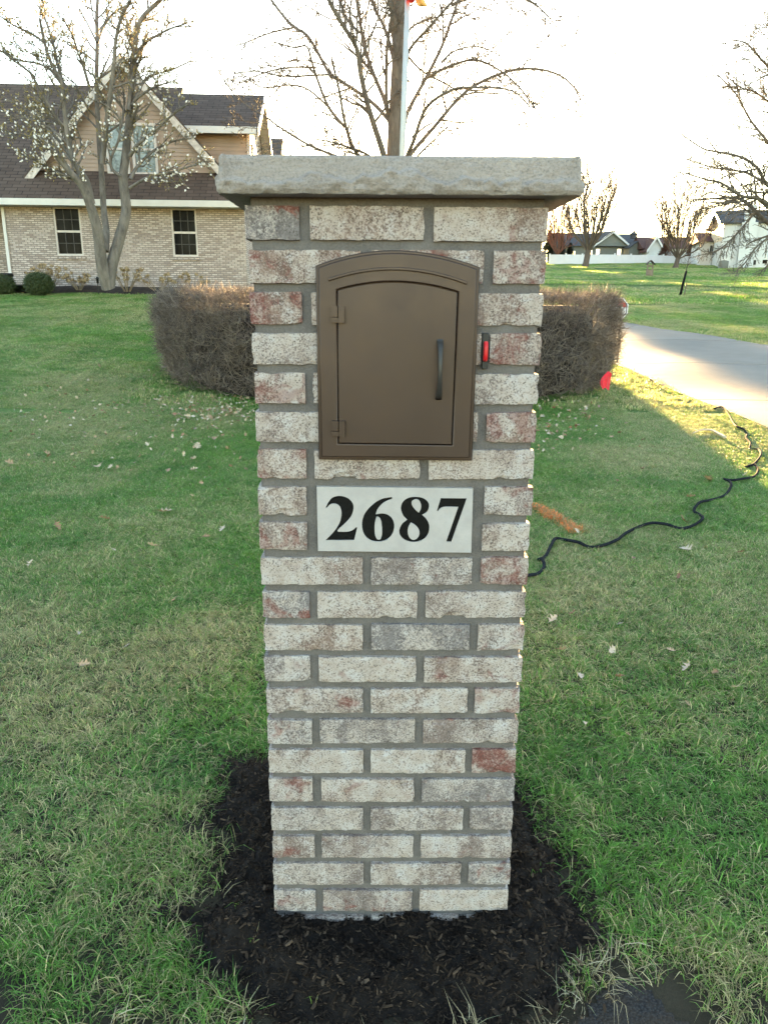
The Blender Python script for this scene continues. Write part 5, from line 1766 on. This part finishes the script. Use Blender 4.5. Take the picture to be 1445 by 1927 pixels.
#PART6
# ------------------------------------------------------------------ white fence across the far lawn
M['vinyl'] = plain('white_vinyl', (.66, .68, .72), .45, 0, .04, 2.)
FYY = 100.
s = mpp(FYY)
a = P(1033, 498, FYY); b_ = P(1337, 501, FYY)
fence = thing('white_fence', 'long white vinyl fence across the far end of the lawn', 'fence', (a.x, FYY, 0))
nP = 10
span = (b_.x - a.x) / nP
for i in range(nP + 1):
    x_ = i * span
    zz = gzf(a.x + x_, FYY)
    MB().box(x_ - .075, x_ + .075, -.075, .075, zz - .1, zz + 1.27).prism([(x_ - .09, -.09, zz + 1.271), (x_ + .09, -.09, zz + 1.271), (x_ + .09, .09, zz + 1.271), (x_ - .09, .09, zz + 1.271)], (0, 0, .05)).build('post', M['vinyl'], fence)
    if i < nP:
        z2 = gzf(a.x + x_ + span, FYY)
        zm = (zz + z2) / 2
        mb = MB()
        mb.box(x_ + .076, x_ + span - .076, -.035, .035, zm + .02, zm + .15).box(x_ + .076, x_ + span - .076, -.035, .035, zm + 1.05, zm + 1.17)
        nb_ = 13
        for k in range(nb_):
            u = x_ + .085 + (span - .17) * k / nb_
            mb.box(u + .004, u + (span - .17) / nb_ - .004, -.018, .018, zm + .1501, zm + 1.0499)
        mb.build('panel', M['vinyl'], fence)

# ------------------------------------------------------------------ far houses
def frame_at(px, py, Y, rz):
    o = P(px, py, Y)
    ex = np.array([math.cos(rz), math.sin(rz), 0]); ey = np.array([-math.sin(rz), math.cos(rz), 0]); on = np.array(o)
    def h(px, py, w=0.0):
        d = ray(px, py)
        t = (w - (CAM - on) @ ey) / (d @ ey)
        p = CAM + d * t - on
        return p @ ex, p[2]
    return o, h
# white two-storey house at the right edge
rzB = R(-14)
oB, hB = frame_at(1354, 499, 86, rzB)
wh = thing('white_house', 'white two-storey house with grey roof at the right edge', 'house', oB, rzB)
v_e = hB(1380, 418)[1]; v_r = hB(1380, 396, 4.5)[1]; u1 = hB(1520, 450)[0]
MB().box(0, u1, 0, .2, -.8, v_e).build('front_wall', M['siding_white'], wh)
siding('front_siding', lambda z: (.12, u1), .9, v_e, -.021, M['siding_white'], wh, .16)
MB().box(-.02, u1, -.06, -.001, -.8, .82).build('foundation', M['white_trim'], wh)
MB().box(-.1, .12, -.05, -.022, .83, v_e).build('corner_board', M['white_trim'], wh)
MB().box(0, .2, .201, 15, -.8, v_e).build('side_wall', M['siding_white'], wh)
siding('side_siding', lambda z: (0, 1), 0, .1, 0, M['siding_white'], wh, .1)
mb = MB()
z = 2.6
while z < v_e - .1:
    mb.prism([(-.03, .0, z), (-.03, 15, z), (-.004, 15, z + .18), (-.004, 0, z + .18)], (.02, 0, 0)); z += .18
M['sunlit_siding'] = plain('sunlit_white_siding', (.62, .50, .34), .7, 0, .06, 2.)  # white siding with the low sun's orange put into its colour
stuff(mb.build('side_siding', M['sunlit_siding'], wh))
roof('roof', [(-.5, -.4, v_e - .05), (u1, -.4, v_e - .05), (u1, 4.5, v_r), (-.5, 4.5, v_r)], .15, M['shingle_grey'], wh)
roof('roof', [(-.5, 4.5, v_r), (u1, 4.5, v_r), (u1, 9.4, v_e - .05), (-.5, 9.4, v_e - .05)], .15, M['shingle_grey'], wh)
MB().prism([(-.01, 0, v_e), (-.01, 9, v_e), (-.01, 4.5, v_r - .1)], (.15, 0, 0)).build('gable_wall', M['siding'], wh)
for s0 in ((-.42, v_e - .05, 4.5, v_r), (4.5, v_r, 9.42, v_e - .05)):
    MB().prism([(-.501, s0[0], s0[1] + .02), (-.501, s0[2], s0[3] + .02), (-.501, s0[2], s0[3] - .28), (-.501, s0[0], s0[1] - .28)], (-.05, 0, 0)).build('rake_board', M['white_trim'], wh)
c0, c1 = hB(1396, 400)[0], hB(1426, 400)[0]; vc = hB(1410, 387)[1]
MB().box(c0, c1, -.7, -.04, -.5, v_e * .98).box(c0 + .3, c1 - .3, -.7, .4, v_e * .98 + .001, vc).build('chimney', M['siding_white'], wh)
for k in range(3):
    MB().lathe([(.12, 0), (.12, .3), (.16, .31), (.16, .36), (.02, .4)], 10, (c0 + .5 + k * (c1 - c0 - 1.) / 2, -.3, vc)).build('chimney_pot', M['lamp_black'], wh)
MB().box(hB(1434, 490)[0], hB(1443, 490)[0], -.10, -.061, hB(1440, 496)[1], hB(1440, 489)[1]).build('basement_window', M['glass'], wh)
MB().box(hB(1417, 490)[0], hB(1421, 490)[0], -.3, -.061, .02, .5).build('meter_box', M['lamp_black'], wh)
MB().box(hB(1378, 470)[0], hB(1380, 470)[0], -.14, -.0225, -.2, v_e - .1).build('downspout', M['white_trim'], wh)
mb = MB()
for k in range(4):
    MB().box(-.055, -.035, 2 + k * 3.1, 3.1 + k * 3.1, 3.6, 5.2).build('window', M['glass'], wh)
# lower wing
oW = MB(); u0 = hB(1318, 470, 6)[0]; vW2 = hB(1330, 455, 6)[1]
MB().box(u0, -.05, 6, 14, -.8, vW2).build('wing_wall', M['siding_white'], wh)
MB().prism([(u0 - .4, 5.6, vW2), (u0 - .4, 14.4, vW2), (u0 - .4, 10, vW2 + 1.3)], (-u0 + .33, 0, 0)).build('wing_roof', M['shingle_sunset'], wh)
for k in range(3):
    u = hB(1335 + k * 4.2, 470, 6)[0]
    MB().box(u, u + .16, 5.93, 5.999, hB(1340, 479, 6)[1], hB(1340, 462, 6)[1]).build('window', M['glass'], wh)
ac = P(1360, 500, 84.5); ac.z = gzf(ac.x, ac.y)
act = thing('air_conditioner', 'grey outdoor air conditioner at the corner of the white house', 'air conditioner', ac, rzB)
M['ac'] = plain('grey_metal_case', (.13, .14, .14), .5, .3)
MB().box(-.45, .45, -.4, .4, 0, .78).build('case', M['ac'], act)
for k in range(7):
    MB().box(-.42, .42, -.43, -.401, .08 + k * .095, .13 + k * .095).build('louvre', M['ac'], act)
MB().lathe([(.36, .781), (.36, .82), (.05, .86)], 14).build('fan_guard', M['lamp_black'], act)

# grey-green house behind the fence
oG, hG = frame_at(1090, 490, 116, R(6))
gh_ = thing('green_house', 'low grey-green house with lit windows behind the fence', 'house', oG, R(6))
va = hG(1150, 464)[1]; vp = hG(1155, 437)[1]
ua, ub, uc = hG(1068, 470)[0], hG(1155, 470)[0], hG(1184, 470)[0]
uE = hG(1213, 470)[0]
MB().box(ua, uc, 0, 9, -1.5, va).build('wall', M['siding_green'], gh_)
ga, gb_ = hG(1112, 464)[0], hG(1182, 464)[0]; vg = hG(1148, 438)[1]
MB().prism([(ga, -.5, va), (gb_, -.5, va), ((ga + gb_) / 2, -.5, vg)], (0, 1.2, 0)).build('gable_wall', M['siding_green'], gh_)
for sgn in (-1, 1):
    cx_ = (ga + gb_) / 2; hh = (gb_ - ga) / 2 * 1.1
    MB().prism([(cx_, -.9, vg + .25), (cx_ + sgn * hh, -.9, va - .1), (cx_ + sgn * hh, -.9, va - .35), (cx_, -.9, vg)], (0, 6., 0)).build('gable_roof', M['shingle_grey'], gh_)
    MB().prism([(cx_, -.95, vg + .26), (cx_ + sgn * hh, -.95, va - .09), (cx_ + sgn * hh, -.95, va - .4), (cx_, -.95, vg - .1)], (0, .04, 0)).build('rake_board', M['white_trim'], gh_)
p0, p1 = hG(1172, 468)[0], hG(1198, 468)[0]; vq = hG(1185, 458)[1]; vz = hG(1185, 467)[1]
MB().box(p0, p1, -2.2, -.001, -1.5, vz).prism([(p0, -2.2, vz + .001), (p1, -2.2, vz + .001), ((p0 + p1) / 2, -2.2, vq)], (0, 2.19, 0)).build('porch', M['siding_green'], gh_)
for sgn in (-1, 1):
    MB().prism([((p0 + p1) / 2, -2.5, vq + .2), ((p0 + p1) / 2 + sgn * (p1 - p0) * .58, -2.5, vz - .05), ((p0 + p1) / 2 + sgn * (p1 - p0) * .58, -2.5, vz - .22), ((p0 + p1) / 2, -2.5, vq)], (0, 2.45, 0)).build('porch_roof', M['shingle_grey'], gh_)
vr2 = hG(1200, 440, 4)[1]
MB().prism([(ua - 1, -.6, va), (ua - 1, 9.6, va), (ua - 1, 4.5, vr2)], (uE - ua + 1, 0, 0)).build('roof', M['shingle_grey'], gh_)
MB().box(uc, uE, .3, 8, -1.5, va).build('end_wall', M['siding_green'], gh_)
MB().box(hG(1152, 440)[0], hG(1162, 440)[0], 3, 4.2, va, hG(1157, 432)[1]).build('chimney', M['siding_green'], gh_)
for (x0, x1, y0, y1) in ((1120, 1128, 480, 468), (1160, 1168, 480, 468), (1108, 1114, 480, 470), (1075, 1082, 481, 472)):
    a0, a1 = hG(x0, 475)[0], hG(x1, 475)[0]
    f = MB().box(a0, a1, -.06, -.001, hG(x0, y0)[1], hG(x0, y1)[1]).build('window', M['white_trim'], gh_)
    MB().box(a0 + .08, a1 - .08, -.065, -.0601, hG(x0, y0)[1] + .08, hG(x0, y1)[1] - .08).build('pane', M['glass_lit'], f)

# white gabled house with red-brown roof
oR, hR = frame_at(1212, 490, 112, R(-4))
rh = thing('red_roofed_house', 'white gabled house with red-brown roof behind the fence', 'house', oR, R(-4))
ub = hR(1320, 470)[0]; va = hR(1240, 468)[1]; vr3 = hR(1250, 446, 4)[1]
MB().box(0, ub, 0, 8, -1.5, va).build('wall', M['siding_white'], rh)
MB().prism([(-.5, -.5, va), (-.5, 8.5, va), (-.5, 4, vr3)], (ub + 1.5, 0, 0)).build('roof', M['shingle_sunset'], rh)
ga, gb_ = hR(1210, 470)[0], hR(1240, 470)[0]; vg = hR(1225, 450)[1]; vb = hR(1225, 470)[1]
MB().box(ga + .2, gb_ - .2, -2.0, -.001, -1.5, vb).prism([(ga + .2, -2.0, vb + .001), (gb_ - .2, -2.0, vb + .001), ((ga + gb_) / 2, -2.0, vg)], (0, 2.5, 0)).build('gable_bay', M['siding_white'], rh)
for sgn in (-1, 1):
    cx_ = (ga + gb_) / 2; hh = (gb_ - ga) / 2 * 1.12
    MB().prism([(cx_, -2.4, vg + .3), (cx_ + sgn * hh, -2.4, vb - .2), (cx_ + sgn * hh, -2.4, vb - .45), (cx_, -2.4, vg + .05)], (0, 4.4, 0)).build('gable_roof', M['shingle_sunset'], rh)
    MB().prism([(cx_, -2.46, vg + .31), (cx_ + sgn * hh, -2.46, vb - .19), (cx_ + sgn * hh, -2.46, vb - .62), (cx_, -2.46, vg - .12)], (0, .05, 0)).build('rake_board', M['white_trim'], rh)
vc = hR(1192, 433, 5)[1]
MB().lathe([(.5, 0), (.5, .5), (.7, .55), (.12, 1.0), (.05, 1.4)], 8, (hG(1192, 440)[0] * 0 + hR(1193, 440, 4)[0], 4.3, vr3 - .2)).build('cupola', M['shingle_grey'], rh)
# unseen two-storey house added behind the pillar to shade the far lawn
oN, hN = frame_at(980, 508, 130, R(3))
nh = thing('shade_house', 'added grey house hidden behind the brick pillar to shade the lawn', 'house', oN, R(3))
uN0, uN1 = hN(948, 480)[0], hN(988, 480)[0]
MB().box(uN0, uN1, 0, 9, -2.5, 5.4).build('wall', M['siding_green'], nh)
MB().prism([(uN0 - .4, -.5, 5.4), (uN0 - .4, 9.5, 5.4), (uN0 - .4, 4.5, 8.4)], (uN1 - uN0 + .8, 0, 0)).build('roof', M['shingle_grey'], nh)
for k in range(2):
    for fl_ in (0, 2.7):
        a0 = uN0 + .4 + k * (uN1 - uN0) / 2
        f = MB().box(a0, a0 + 1.1, -.05, -.001, .6 + fl_, 2.0 + fl_).build('window', M['white_trim'], nh)
        MB().box(a0 + .08, a0 + 1.02, -.055, -.0501, .68 + fl_, 1.92 + fl_).build('pane', M['glass'], f)

# dark evergreens and undergrowth behind the fence, left of the first far tree
M['ever'] = plain('dark_evergreen', (.030, .036, .022), .8, 0, .4, 1.)
def conifer(px, py, top, wpx, Y, label, seed, mat, count=900):
    rg = random.Random(seed)
    b = P(px, py, Y); b.z = gzf(b.x, b.y)
    h = (py - top) * mpp(Y); r = wpx * mpp(Y) / 2
    t = thing('evergreen_tree', label, 'tree', b, 0, 'evergreens behind the fence')
    MB().tube([(0, 0, 0), (0, 0, h * .95)], [.14, .02], 6).build('trunk', M['bark_far'], t)
    mb = MB()
    for i in range(count):
        f_ = rg.random() ** .8
        rr = r * (1 - f_) * rg.uniform(.35, 1.05) + .05
        a = rg.uniform(0, 6.283)
        p = Vector((rr * math.cos(a), rr * math.sin(a), h * (.06 + .94 * f_)))
        d = Vector((math.cos(a), math.sin(a), rg.uniform(-.4, .5))).normalized()
        e = d.cross(Vector((0, 0, 1))).normalized() * .10
        L = rg.uniform(.3, .6) * (1.5 if count > 2000 else 1); e *= (1.8 if count > 2000 else 1)
        mb.poly([p - d * L * .5, p - e + Vector((0, 0, .03)), p + d * L * .5, p + e - Vector((0, 0, .03))])
    stuff(mb.build('crown', mat, t))
for i, (px_, tp_, w_) in enumerate(((1038, 448, 22), (1056, 455, 24), (1071, 462, 20), (1030, 440, 24))):
    conifer(px_, 495, tp_, w_, 112 + i, ('tallest dark evergreen', 'short dark evergreen', 'shortest dark evergreen', 'dark evergreen touching the pillar edge')[(1, 1, 2, 0)[i] if i != 0 else 3] + ' behind the fence, ' + ('at the pillar edge', 'second from the pillar', 'third from the pillar', 'mostly hidden by the pillar')[i], 60 + i, M['ever'])
conifer(941, 502, 325, 72, 96, 'tall added spruce hidden behind the brick pillar to shade the drive', 81, M['ever'], 5000)  # unseen tree added to block the sun on the drive
conifer(990, 502, 340, 60, 97, 'shorter added spruce hidden behind the brick pillar to shade the drive', 82, M['ever'], 4000)  # second unseen tree, added for shade along the drive edge
M['rust'] = plain('russet_leaves', (.16, .075, .055), .8, 0, .35, 1.)
conifer(1250, 492, 452, 40, 104, 'russet shrub behind the fence under the spreading tree', 71, M['rust'])
conifer(1300, 492, 455, 44, 104, 'russet shrub behind the fence near the white house', 72, M['rust'])

# ------------------------------------------------------------------ wishing well, staked sapling
b = G(1221, 519)
s = mpp(b.y)
M['weathered'] = plain('weathered_wood', (.20, .155, .115), .85, 0, .25, 6.)
M['well_roof'] = plain('dark_wood_roof', (.035, .03, .026), .85)
w = thing('wishing_well', 'small wooden wishing well with a dark roof on the far lawn', 'wishing well', b)
MB().lathe([(6.5 * s, 0), (6.5 * s, 10.5 * s), (5.2 * s, 10.5 * s), (5.2 * s, 6 * s)], 10).build('tub', M['weathered'], w)
for sgn in (-1, 1):
    MB().box(sgn * 4.6 * s - .04, sgn * 4.6 * s + .04, -.04, .04, 10 * s, 21 * s).build('post', M['weathered'], w)
    MB().prism([(0, -5 * s, 27 * s), (sgn * 7.5 * s, -5 * s, 20 * s), (sgn * 7.5 * s, -5 * s, 19 * s), (0, -5 * s, 26 * s)], (0, 10 * s, 0)).build('roof_board', M['well_roof'], w)
MB().tube([(-4.6 * s, 0, 17 * s), (4.6 * s, 0, 17 * s)], .05, 8).build('windlass', M['weathered'], w)
b = G(1279, 557)
s = mpp(b.y)
M['guard'] = plain('black_plastic_guard', (.010, .010, .011), .8, spec=.1)
g = thing('staked_sapling', 'thin sapling in a leaning black trunk guard on the right lawn', 'sapling', b)
MB().tube([(0, 0, 0), (3 * s, 0, 22 * s), (6.5 * s, 0, 43 * s)], [2.3 * s, 2.2 * s, 2.0 * s], 10).build('trunk_guard', M['guard'], g, True)
mb, tips = MB(), []
rg = random.Random(6)
pts = catmull([Vector((6.5, 0, 43)) * s, Vector((8, .0, 60)) * s, Vector((11, 0, 85)) * s], 4)
rr = [.02, .018, .016, .015, .013, .011, .010, .009, .008]
mb.tube(pts, rr, 5, cap=False)
sprout(mb, tips, pts, rr, 1, rg, dict(n=[3, 9], ratio=(.35, .6), ang=(.6, 1.1), wig=.12, curve=.05, rmin=.006, start=.0, lmin=.3))
mb.build('branches', M['bark_far'], g, True)
MB().tube([(9 * s, .1, 0), (11 * s, .1, 24 * s)], .02, 5).build('stake', M['weathered'], g)

# ------------------------------------------------------------------ yard sign and marker flag at the hedge
b = G(1163, 684)
s = mpp(b.y)
sg_ = thing('yard_sign', 'octagonal red and white yard sign half hidden by the hedge', 'sign', b)
MB().box(-.011 - 2 * s, .011 - 2 * s, .0, .008, -.05, 84 * s).build('stake', M['weathered'], sg_)
cxs, czs, ro = -8.5 * s, 98 * s, 21 * s
def octo(r, z0=None, z1=None):
    pts = [(cxs + r * math.cos(R(22.5 + 45 * k)) * .88, czs + r * math.sin(R(22.5 + 45 * k))) for k in range(8)]
    return pts
M['sign_white'] = plain('sign_white', (.75, .75, .76), .4)
M['sign_navy'] = plain('sign_navy', (.012, .014, .03), .4)
M['sign_red'] = plain('sign_red', (.42, .012, .02), .4)
plate('panel', [octo(ro)], -.012, .008, M['sign_white'], sg_)
plate('dark_border', [octo(ro * .90), octo(ro * .80)], -.0135, .0014, M['sign_navy'], sg_)
oc = octo(ro * .79)
top = [p for p in oc if p[1] > czs + .02]
zc = czs + 3 * s
plate('red_field', [[(cxs + ro * .79 * .81, zc)] + [p for p in oc if p[1] > zc] + [(cxs - ro * .79 * .81, zc)]], -.0135, .0014, M['sign_red'], sg_)
b = G(1137, 748)
a = P(1146, 702, b.y)
mf = thing('marker_flag', 'small crumpled red utility marker flag on wire beside the hedge', 'flag', b)
M['wire'] = plain('steel_wire', (.25, .25, .25), .4, .8)
tp_ = a - b
MB().tube([(0, 0, -.03), tp_ * .5 + Vector((.004, 0, 0)), tp_], .0016, 5).build('wire', M['wire'], mf)
s = mpp(b.y)
fm = MB()
rg = random.Random(4)
for j in range(8):
    for i in range(6):
        u, v_ = i / 5, j / 7
        wdt = 15 * s * (.45 + .75 * math.sin(math.pi * min(1, v_ * .75 + .12)))
        fm.V.append((tp_.x + 1 * s - wdt * (1 - u) + 4 * s * (1 - v_), .012 * math.sin(u * 7 + v_ * 4) + rg.uniform(-.004, .004), tp_.z - 30 * s * v_ + 3 * s * math.sin(u * 4)))
for j in range(7):
    for i in range(5):
        q = j * 6 + i
        fm.F.append((q, q + 1, q + 7, q + 6))
M['flag_pink'] = plain('marker_flag_red', (.72, .03, .05), .55)
fm.build('flag_sheet', M['flag_pink'], mf).modifiers.new('thick', 'SOLIDIFY').thickness = .0008

# ------------------------------------------------------------------ black hose snaking over the grass
zz = lambda L: [(980 + a / 3.108, 700 + b / 3.108) for a, b in L]
path = zz([(-30, 1235), (40, 1224), (98, 1195), (134, 1155), (122, 1128), (102, 1118), (140, 1092), (172, 1045), (198, 1000), (240, 990), (296, 1010), (340, 1028),
           (400, 1038), (480, 1030), (560, 1010), (608, 962), (680, 920), (760, 910), (850, 914), (930, 926), (1008, 917), (1058, 882), (1042, 845), (1008, 828),
           (1040, 790), (1110, 762), (1188, 732), (1224, 690), (1214, 655), (1182, 634), (1232, 652), (1300, 645), (1360, 620), (1382, 590), (1360, 564), (1312, 566),
           (1362, 545), (1398, 505), (1384, 468), (1336, 458), (1338, 432), (1312, 402), (1318, 372), (1300, 348), (1262, 338), (1240, 310), (1208, 250), (1172, 220), (1126, 226)])
pts = []
for i, (a, b_) in enumerate(path):
    g_ = G(a, b_)
    pts.append(Vector((g_.x, g_.y, gzf(g_.x, g_.y) + .021 + .010 * math.sin(i * 1.9))))
sp_ = catmull(pts, 5)
m = NT('black_rubber')
m.col(m.ramp(m.noise(m.coord(), 30., 3, .6), [(.3, (.010, .012, .016)), (.7, (.022, .025, .030))])); m.rough(.9); m.spec(.04)
M['rubber'] = m.m
hs = MB().tube(sp_, [.0088 * (1 + .07 * (i % 2)) for i in range(len(sp_))], 10).build('hose', M['rubber'], None, True)
tag(hs, 'black hose snaking through the grass right of the pillar', 'hose')
# pale stick
s_pts = [G(1302, 821), G(1318, 815), G(1336, 815), G(1350, 822), G(1363, 829)]
M['stick'] = plain('bleached_wood', (.50, .42, .30), .8, 0, .2, 20.)
st = MB().tube(catmull([p + Vector((0, 0, .03)) for p in s_pts], 4), [.005 + .011 * i / 16 for i in range(17)], 7).build('stick', M['stick'], None, True)
tag(st, 'pale bent stick lying on the grass near the hose', 'stick')
# orange survey paint on the blades
m = NT('orange_paint')
m.col(m.ramp(m.attr('tint', 'GEOMETRY').outputs['Fac'], [(0., (.75, .17, .03)), (.6, (.80, .27, .06)), (.62, (.16, .17, .06)), (1., (.30, .26, .10))])); m.rough(.6)
M['orange'] = m.m
rg = random.Random(2)
o_src = [clump(22, .045, .02, .05, .002, .0036, rg, (.5, 1.6), M['orange'], 3, name='painted_clump') for k in range(3)]
p0, p1, pm_ = G(1008, 958), G(1084, 1004), G(1045, 975)
n = 90
t = nr.uniform(0, 1, n) ** 1.3
q = np.array([(p0 * (1 - a) * (1 - a) + pm_ * 2 * a * (1 - a) + p1 * a * a)[:2] for a in t]) + nr.normal(0, .018, (n, 2))
stuff(tag(inst_points('orange_paint_mark', np.stack([q[:, 0], q[:, 1], gz(q[:, 0], q[:, 1]) + .006], 1), np.stack([nr.normal(0, .2, n), nr.normal(0, .2, n), nr.uniform(0, 6.28, n)], 1), nr.uniform(.7, 1.1, n), nr.integers(0, 3, n), o_src, M['orange']),
          'streak of orange survey paint sprayed across the grass', 'paint mark'))

# ------------------------------------------------------------------ fallen leaves
m = NT('dry_leaf')
rn = m.n('ObjectInfo').outputs['Random']
c = m.ramp(rn, [(0., (.26, .15, .08)), (.2, (.42, .30, .18)), (.45, (.55, .45, .33)), (.7, (.52, .45, .36)), (.85, (.34, .20, .11)), (.95, (.22, .08, .05)), (1., (.50, .45, .38))])
c = m.mix(m.ramp(m.noise(m.coord(), 60., 4, .6), [(.4, 0.), (.75, .45)]), c, (.18, .12, .08))
m.col(c); m.rough(.75)
M['leaf'] = m.m
def leaf_mesh(seed):
    rg = random.Random(seed)
    L = 1.0
    prof = [(0, .02), (.16, .04), (.24, .10), (.36, .40), (.46, .09), (.62, .44), (.73, .10), (.84, .26), (.92, .12), (1., .0)]
    cu = rg.uniform(1.2, 3.2); tw = rg.uniform(-2.5, 2.5)
    V, Fc = [], []
    for (t, w_) in prof:
        w_ *= rg.uniform(.8, 1.15)
        for s_ in (-1, -.5, 0, .5, 1):
            x_, y_ = (t - .5) * L, s_ * w_
            z_ = .25 * cu * (abs(s_) * w_) ** 1.2 + .18 * cu * (t - .5) ** 2 + tw * .3 * (t - .5) * s_ * w_ + rg.uniform(-.015, .015)
            V.append((x_, y_, z_))
    for i in range(len(prof) - 1):
        for k in range(4):
            a = i * 5 + k
            Fc.append((a, a + 1, a + 6, a + 5))
    me = bpy.data.meshes.new('fallen_leaf')
    me.from_pydata(V, [], Fc)
    me.polygons.foreach_set('use_smooth', [True] * len(me.polygons))
    me.materials.append(M['leaf'])
    return me
lm = [leaf_mesh(k) for k in range(8)]
rg = random.Random(90)
def put_leaf(x_, y_, size, label, group):
    o = bpy.data.objects.new('fallen_leaf', rg.choice(lm))
    COL.objects.link(o)
    o.location = (x_, y_, gzf(x_, y_) + rg.uniform(.026, .042))
    o.rotation_euler = (rg.gauss(0, .35), rg.gauss(0, .35), rg.uniform(0, 6.283))
    o.scale = (size, size * rg.uniform(.6, 1.), size * rg.uniform(.8, 1.3))
    tag(o, label, 'leaf', group)
SPOTS_R = [(1330, 908, 30, 'tan oak leaf'), (1296, 944, 22, 0), (1290, 1045, 34, 0), (1283, 990, 26, 0), (1150, 1235, 30, 0), (1038, 1183, 26, 0), (1090, 1285, 30, 0), (1055, 1237, 28, 0),
           (1075, 1165, 22, 0), (1165, 1185, 20, 0), (1207, 890, 16, 0), (1160, 912, 14, 0), (1275, 1098, 20, 0), (1290, 1270, 26, 0), (1165, 1290, 24, 0), (1380, 1310, 22, 0), (1340, 1285, 24, 0),
           (1290, 1340, 18, 0), (1190, 1060, 16, 0), (1085, 1010, 18, 0), (1390, 1050, 18, 0), (1260, 1240, 20, 0), (1180, 1400, 16, 0), (1100, 1380, 20, 0), (1400, 900, 14, 0), (1150, 830, 12, 0)]
SPOTS_L = [(185, 888, 26), (310, 972, 30), (200, 985, 26), (160, 1262, 30), (110, 1000, 22), (372, 848, 20), (405, 835, 18), (435, 888, 16), (352, 790, 16), (318, 895, 16), (365, 893, 18), (255, 880, 16),
           (290, 1040, 24), (60, 1075, 22), (215, 1048, 16), (420, 1008, 18), (90, 860, 18), (160, 822, 16), (480, 1150, 18), (330, 1140, 18), (150, 1205, 20), (240, 1230, 18), (390, 1020, 18), (20, 880, 18)]
BANDS = [(870, 'level with the mailbox foot'), (915, 'at the course above the plaque'), (1045, 'level with the number plaque'), (1120, 'just below plaque level'),
         (1215, 'at the upper plain brick courses'), (1275, 'at the middle plain brick courses'), (3000, 'level with the lower brick courses')]
ORD = ['nearest it', 'second out', 'third out', 'fourth out', 'fifth out', 'sixth out', 'seventh out', 'eighth out', 'ninth out', 'tenth out', 'eleventh out', 'twelfth out']
for side, spots in (('right', [s_[:3] for s_ in SPOTS_R]), ('left', SPOTS_L)):
    lo_y = 0
    for hi_y, words in BANDS:
        row = sorted([s_ for s_ in spots if lo_y <= s_[1] < hi_y], key=lambda s_: abs(s_[0] - 740))
        for i, (a, b_, w_) in enumerate(row):
            p = G(a, b_)
            tail = ', ' + ORD[i] if len(row) > 1 else ''
            put_leaf(p.x, p.y, w_ * mpp(p.y) * 1.05, 'dry leaf %s of the pillar, %s%s' % (side, words, tail), 'dry leaves on the %s lawn' % side)
        lo_y = hi_y

# drifts of small broken leaves too many to count
lf = []
for k in range(4):
    me_ = lm[k]
    lf.append(bpy.data.objects.new('leaf_scrap', me_))
n = 900
a_ = np.concatenate([nr.normal(415, 60, 300), nr.uniform(20, 470, 300), nr.normal(1060, 45, 160)])
b_2 = np.concatenate([nr.normal(775, 18, 300), nr.normal(790, 48, 300), nr.normal(795, 30, 160)])
q = []
for x_, y_ in zip(a_, b_2):
    if (x_ < 478 or x_ > 1008) and y_ > 748 - (60 if x_ < 300 else 0):
        q.append(G(x_, y_)[:2])
q = np.array(q); n = len(q)
stuff(tag(inst_points('leaf_litter', np.stack([q[:, 0], q[:, 1], gz(q[:, 0], q[:, 1]) + nr.uniform(.02, .04, n)], 1), np.stack([nr.normal(0, .6, n), nr.normal(0, .6, n), nr.uniform(0, 6.28, n)], 1), nr.uniform(.02, .055, n), nr.integers(0, 4, n), lf, M['leaf']),
          'scattered leaf scraps drifted on the grass in front of the hedge', 'leaf litter'))
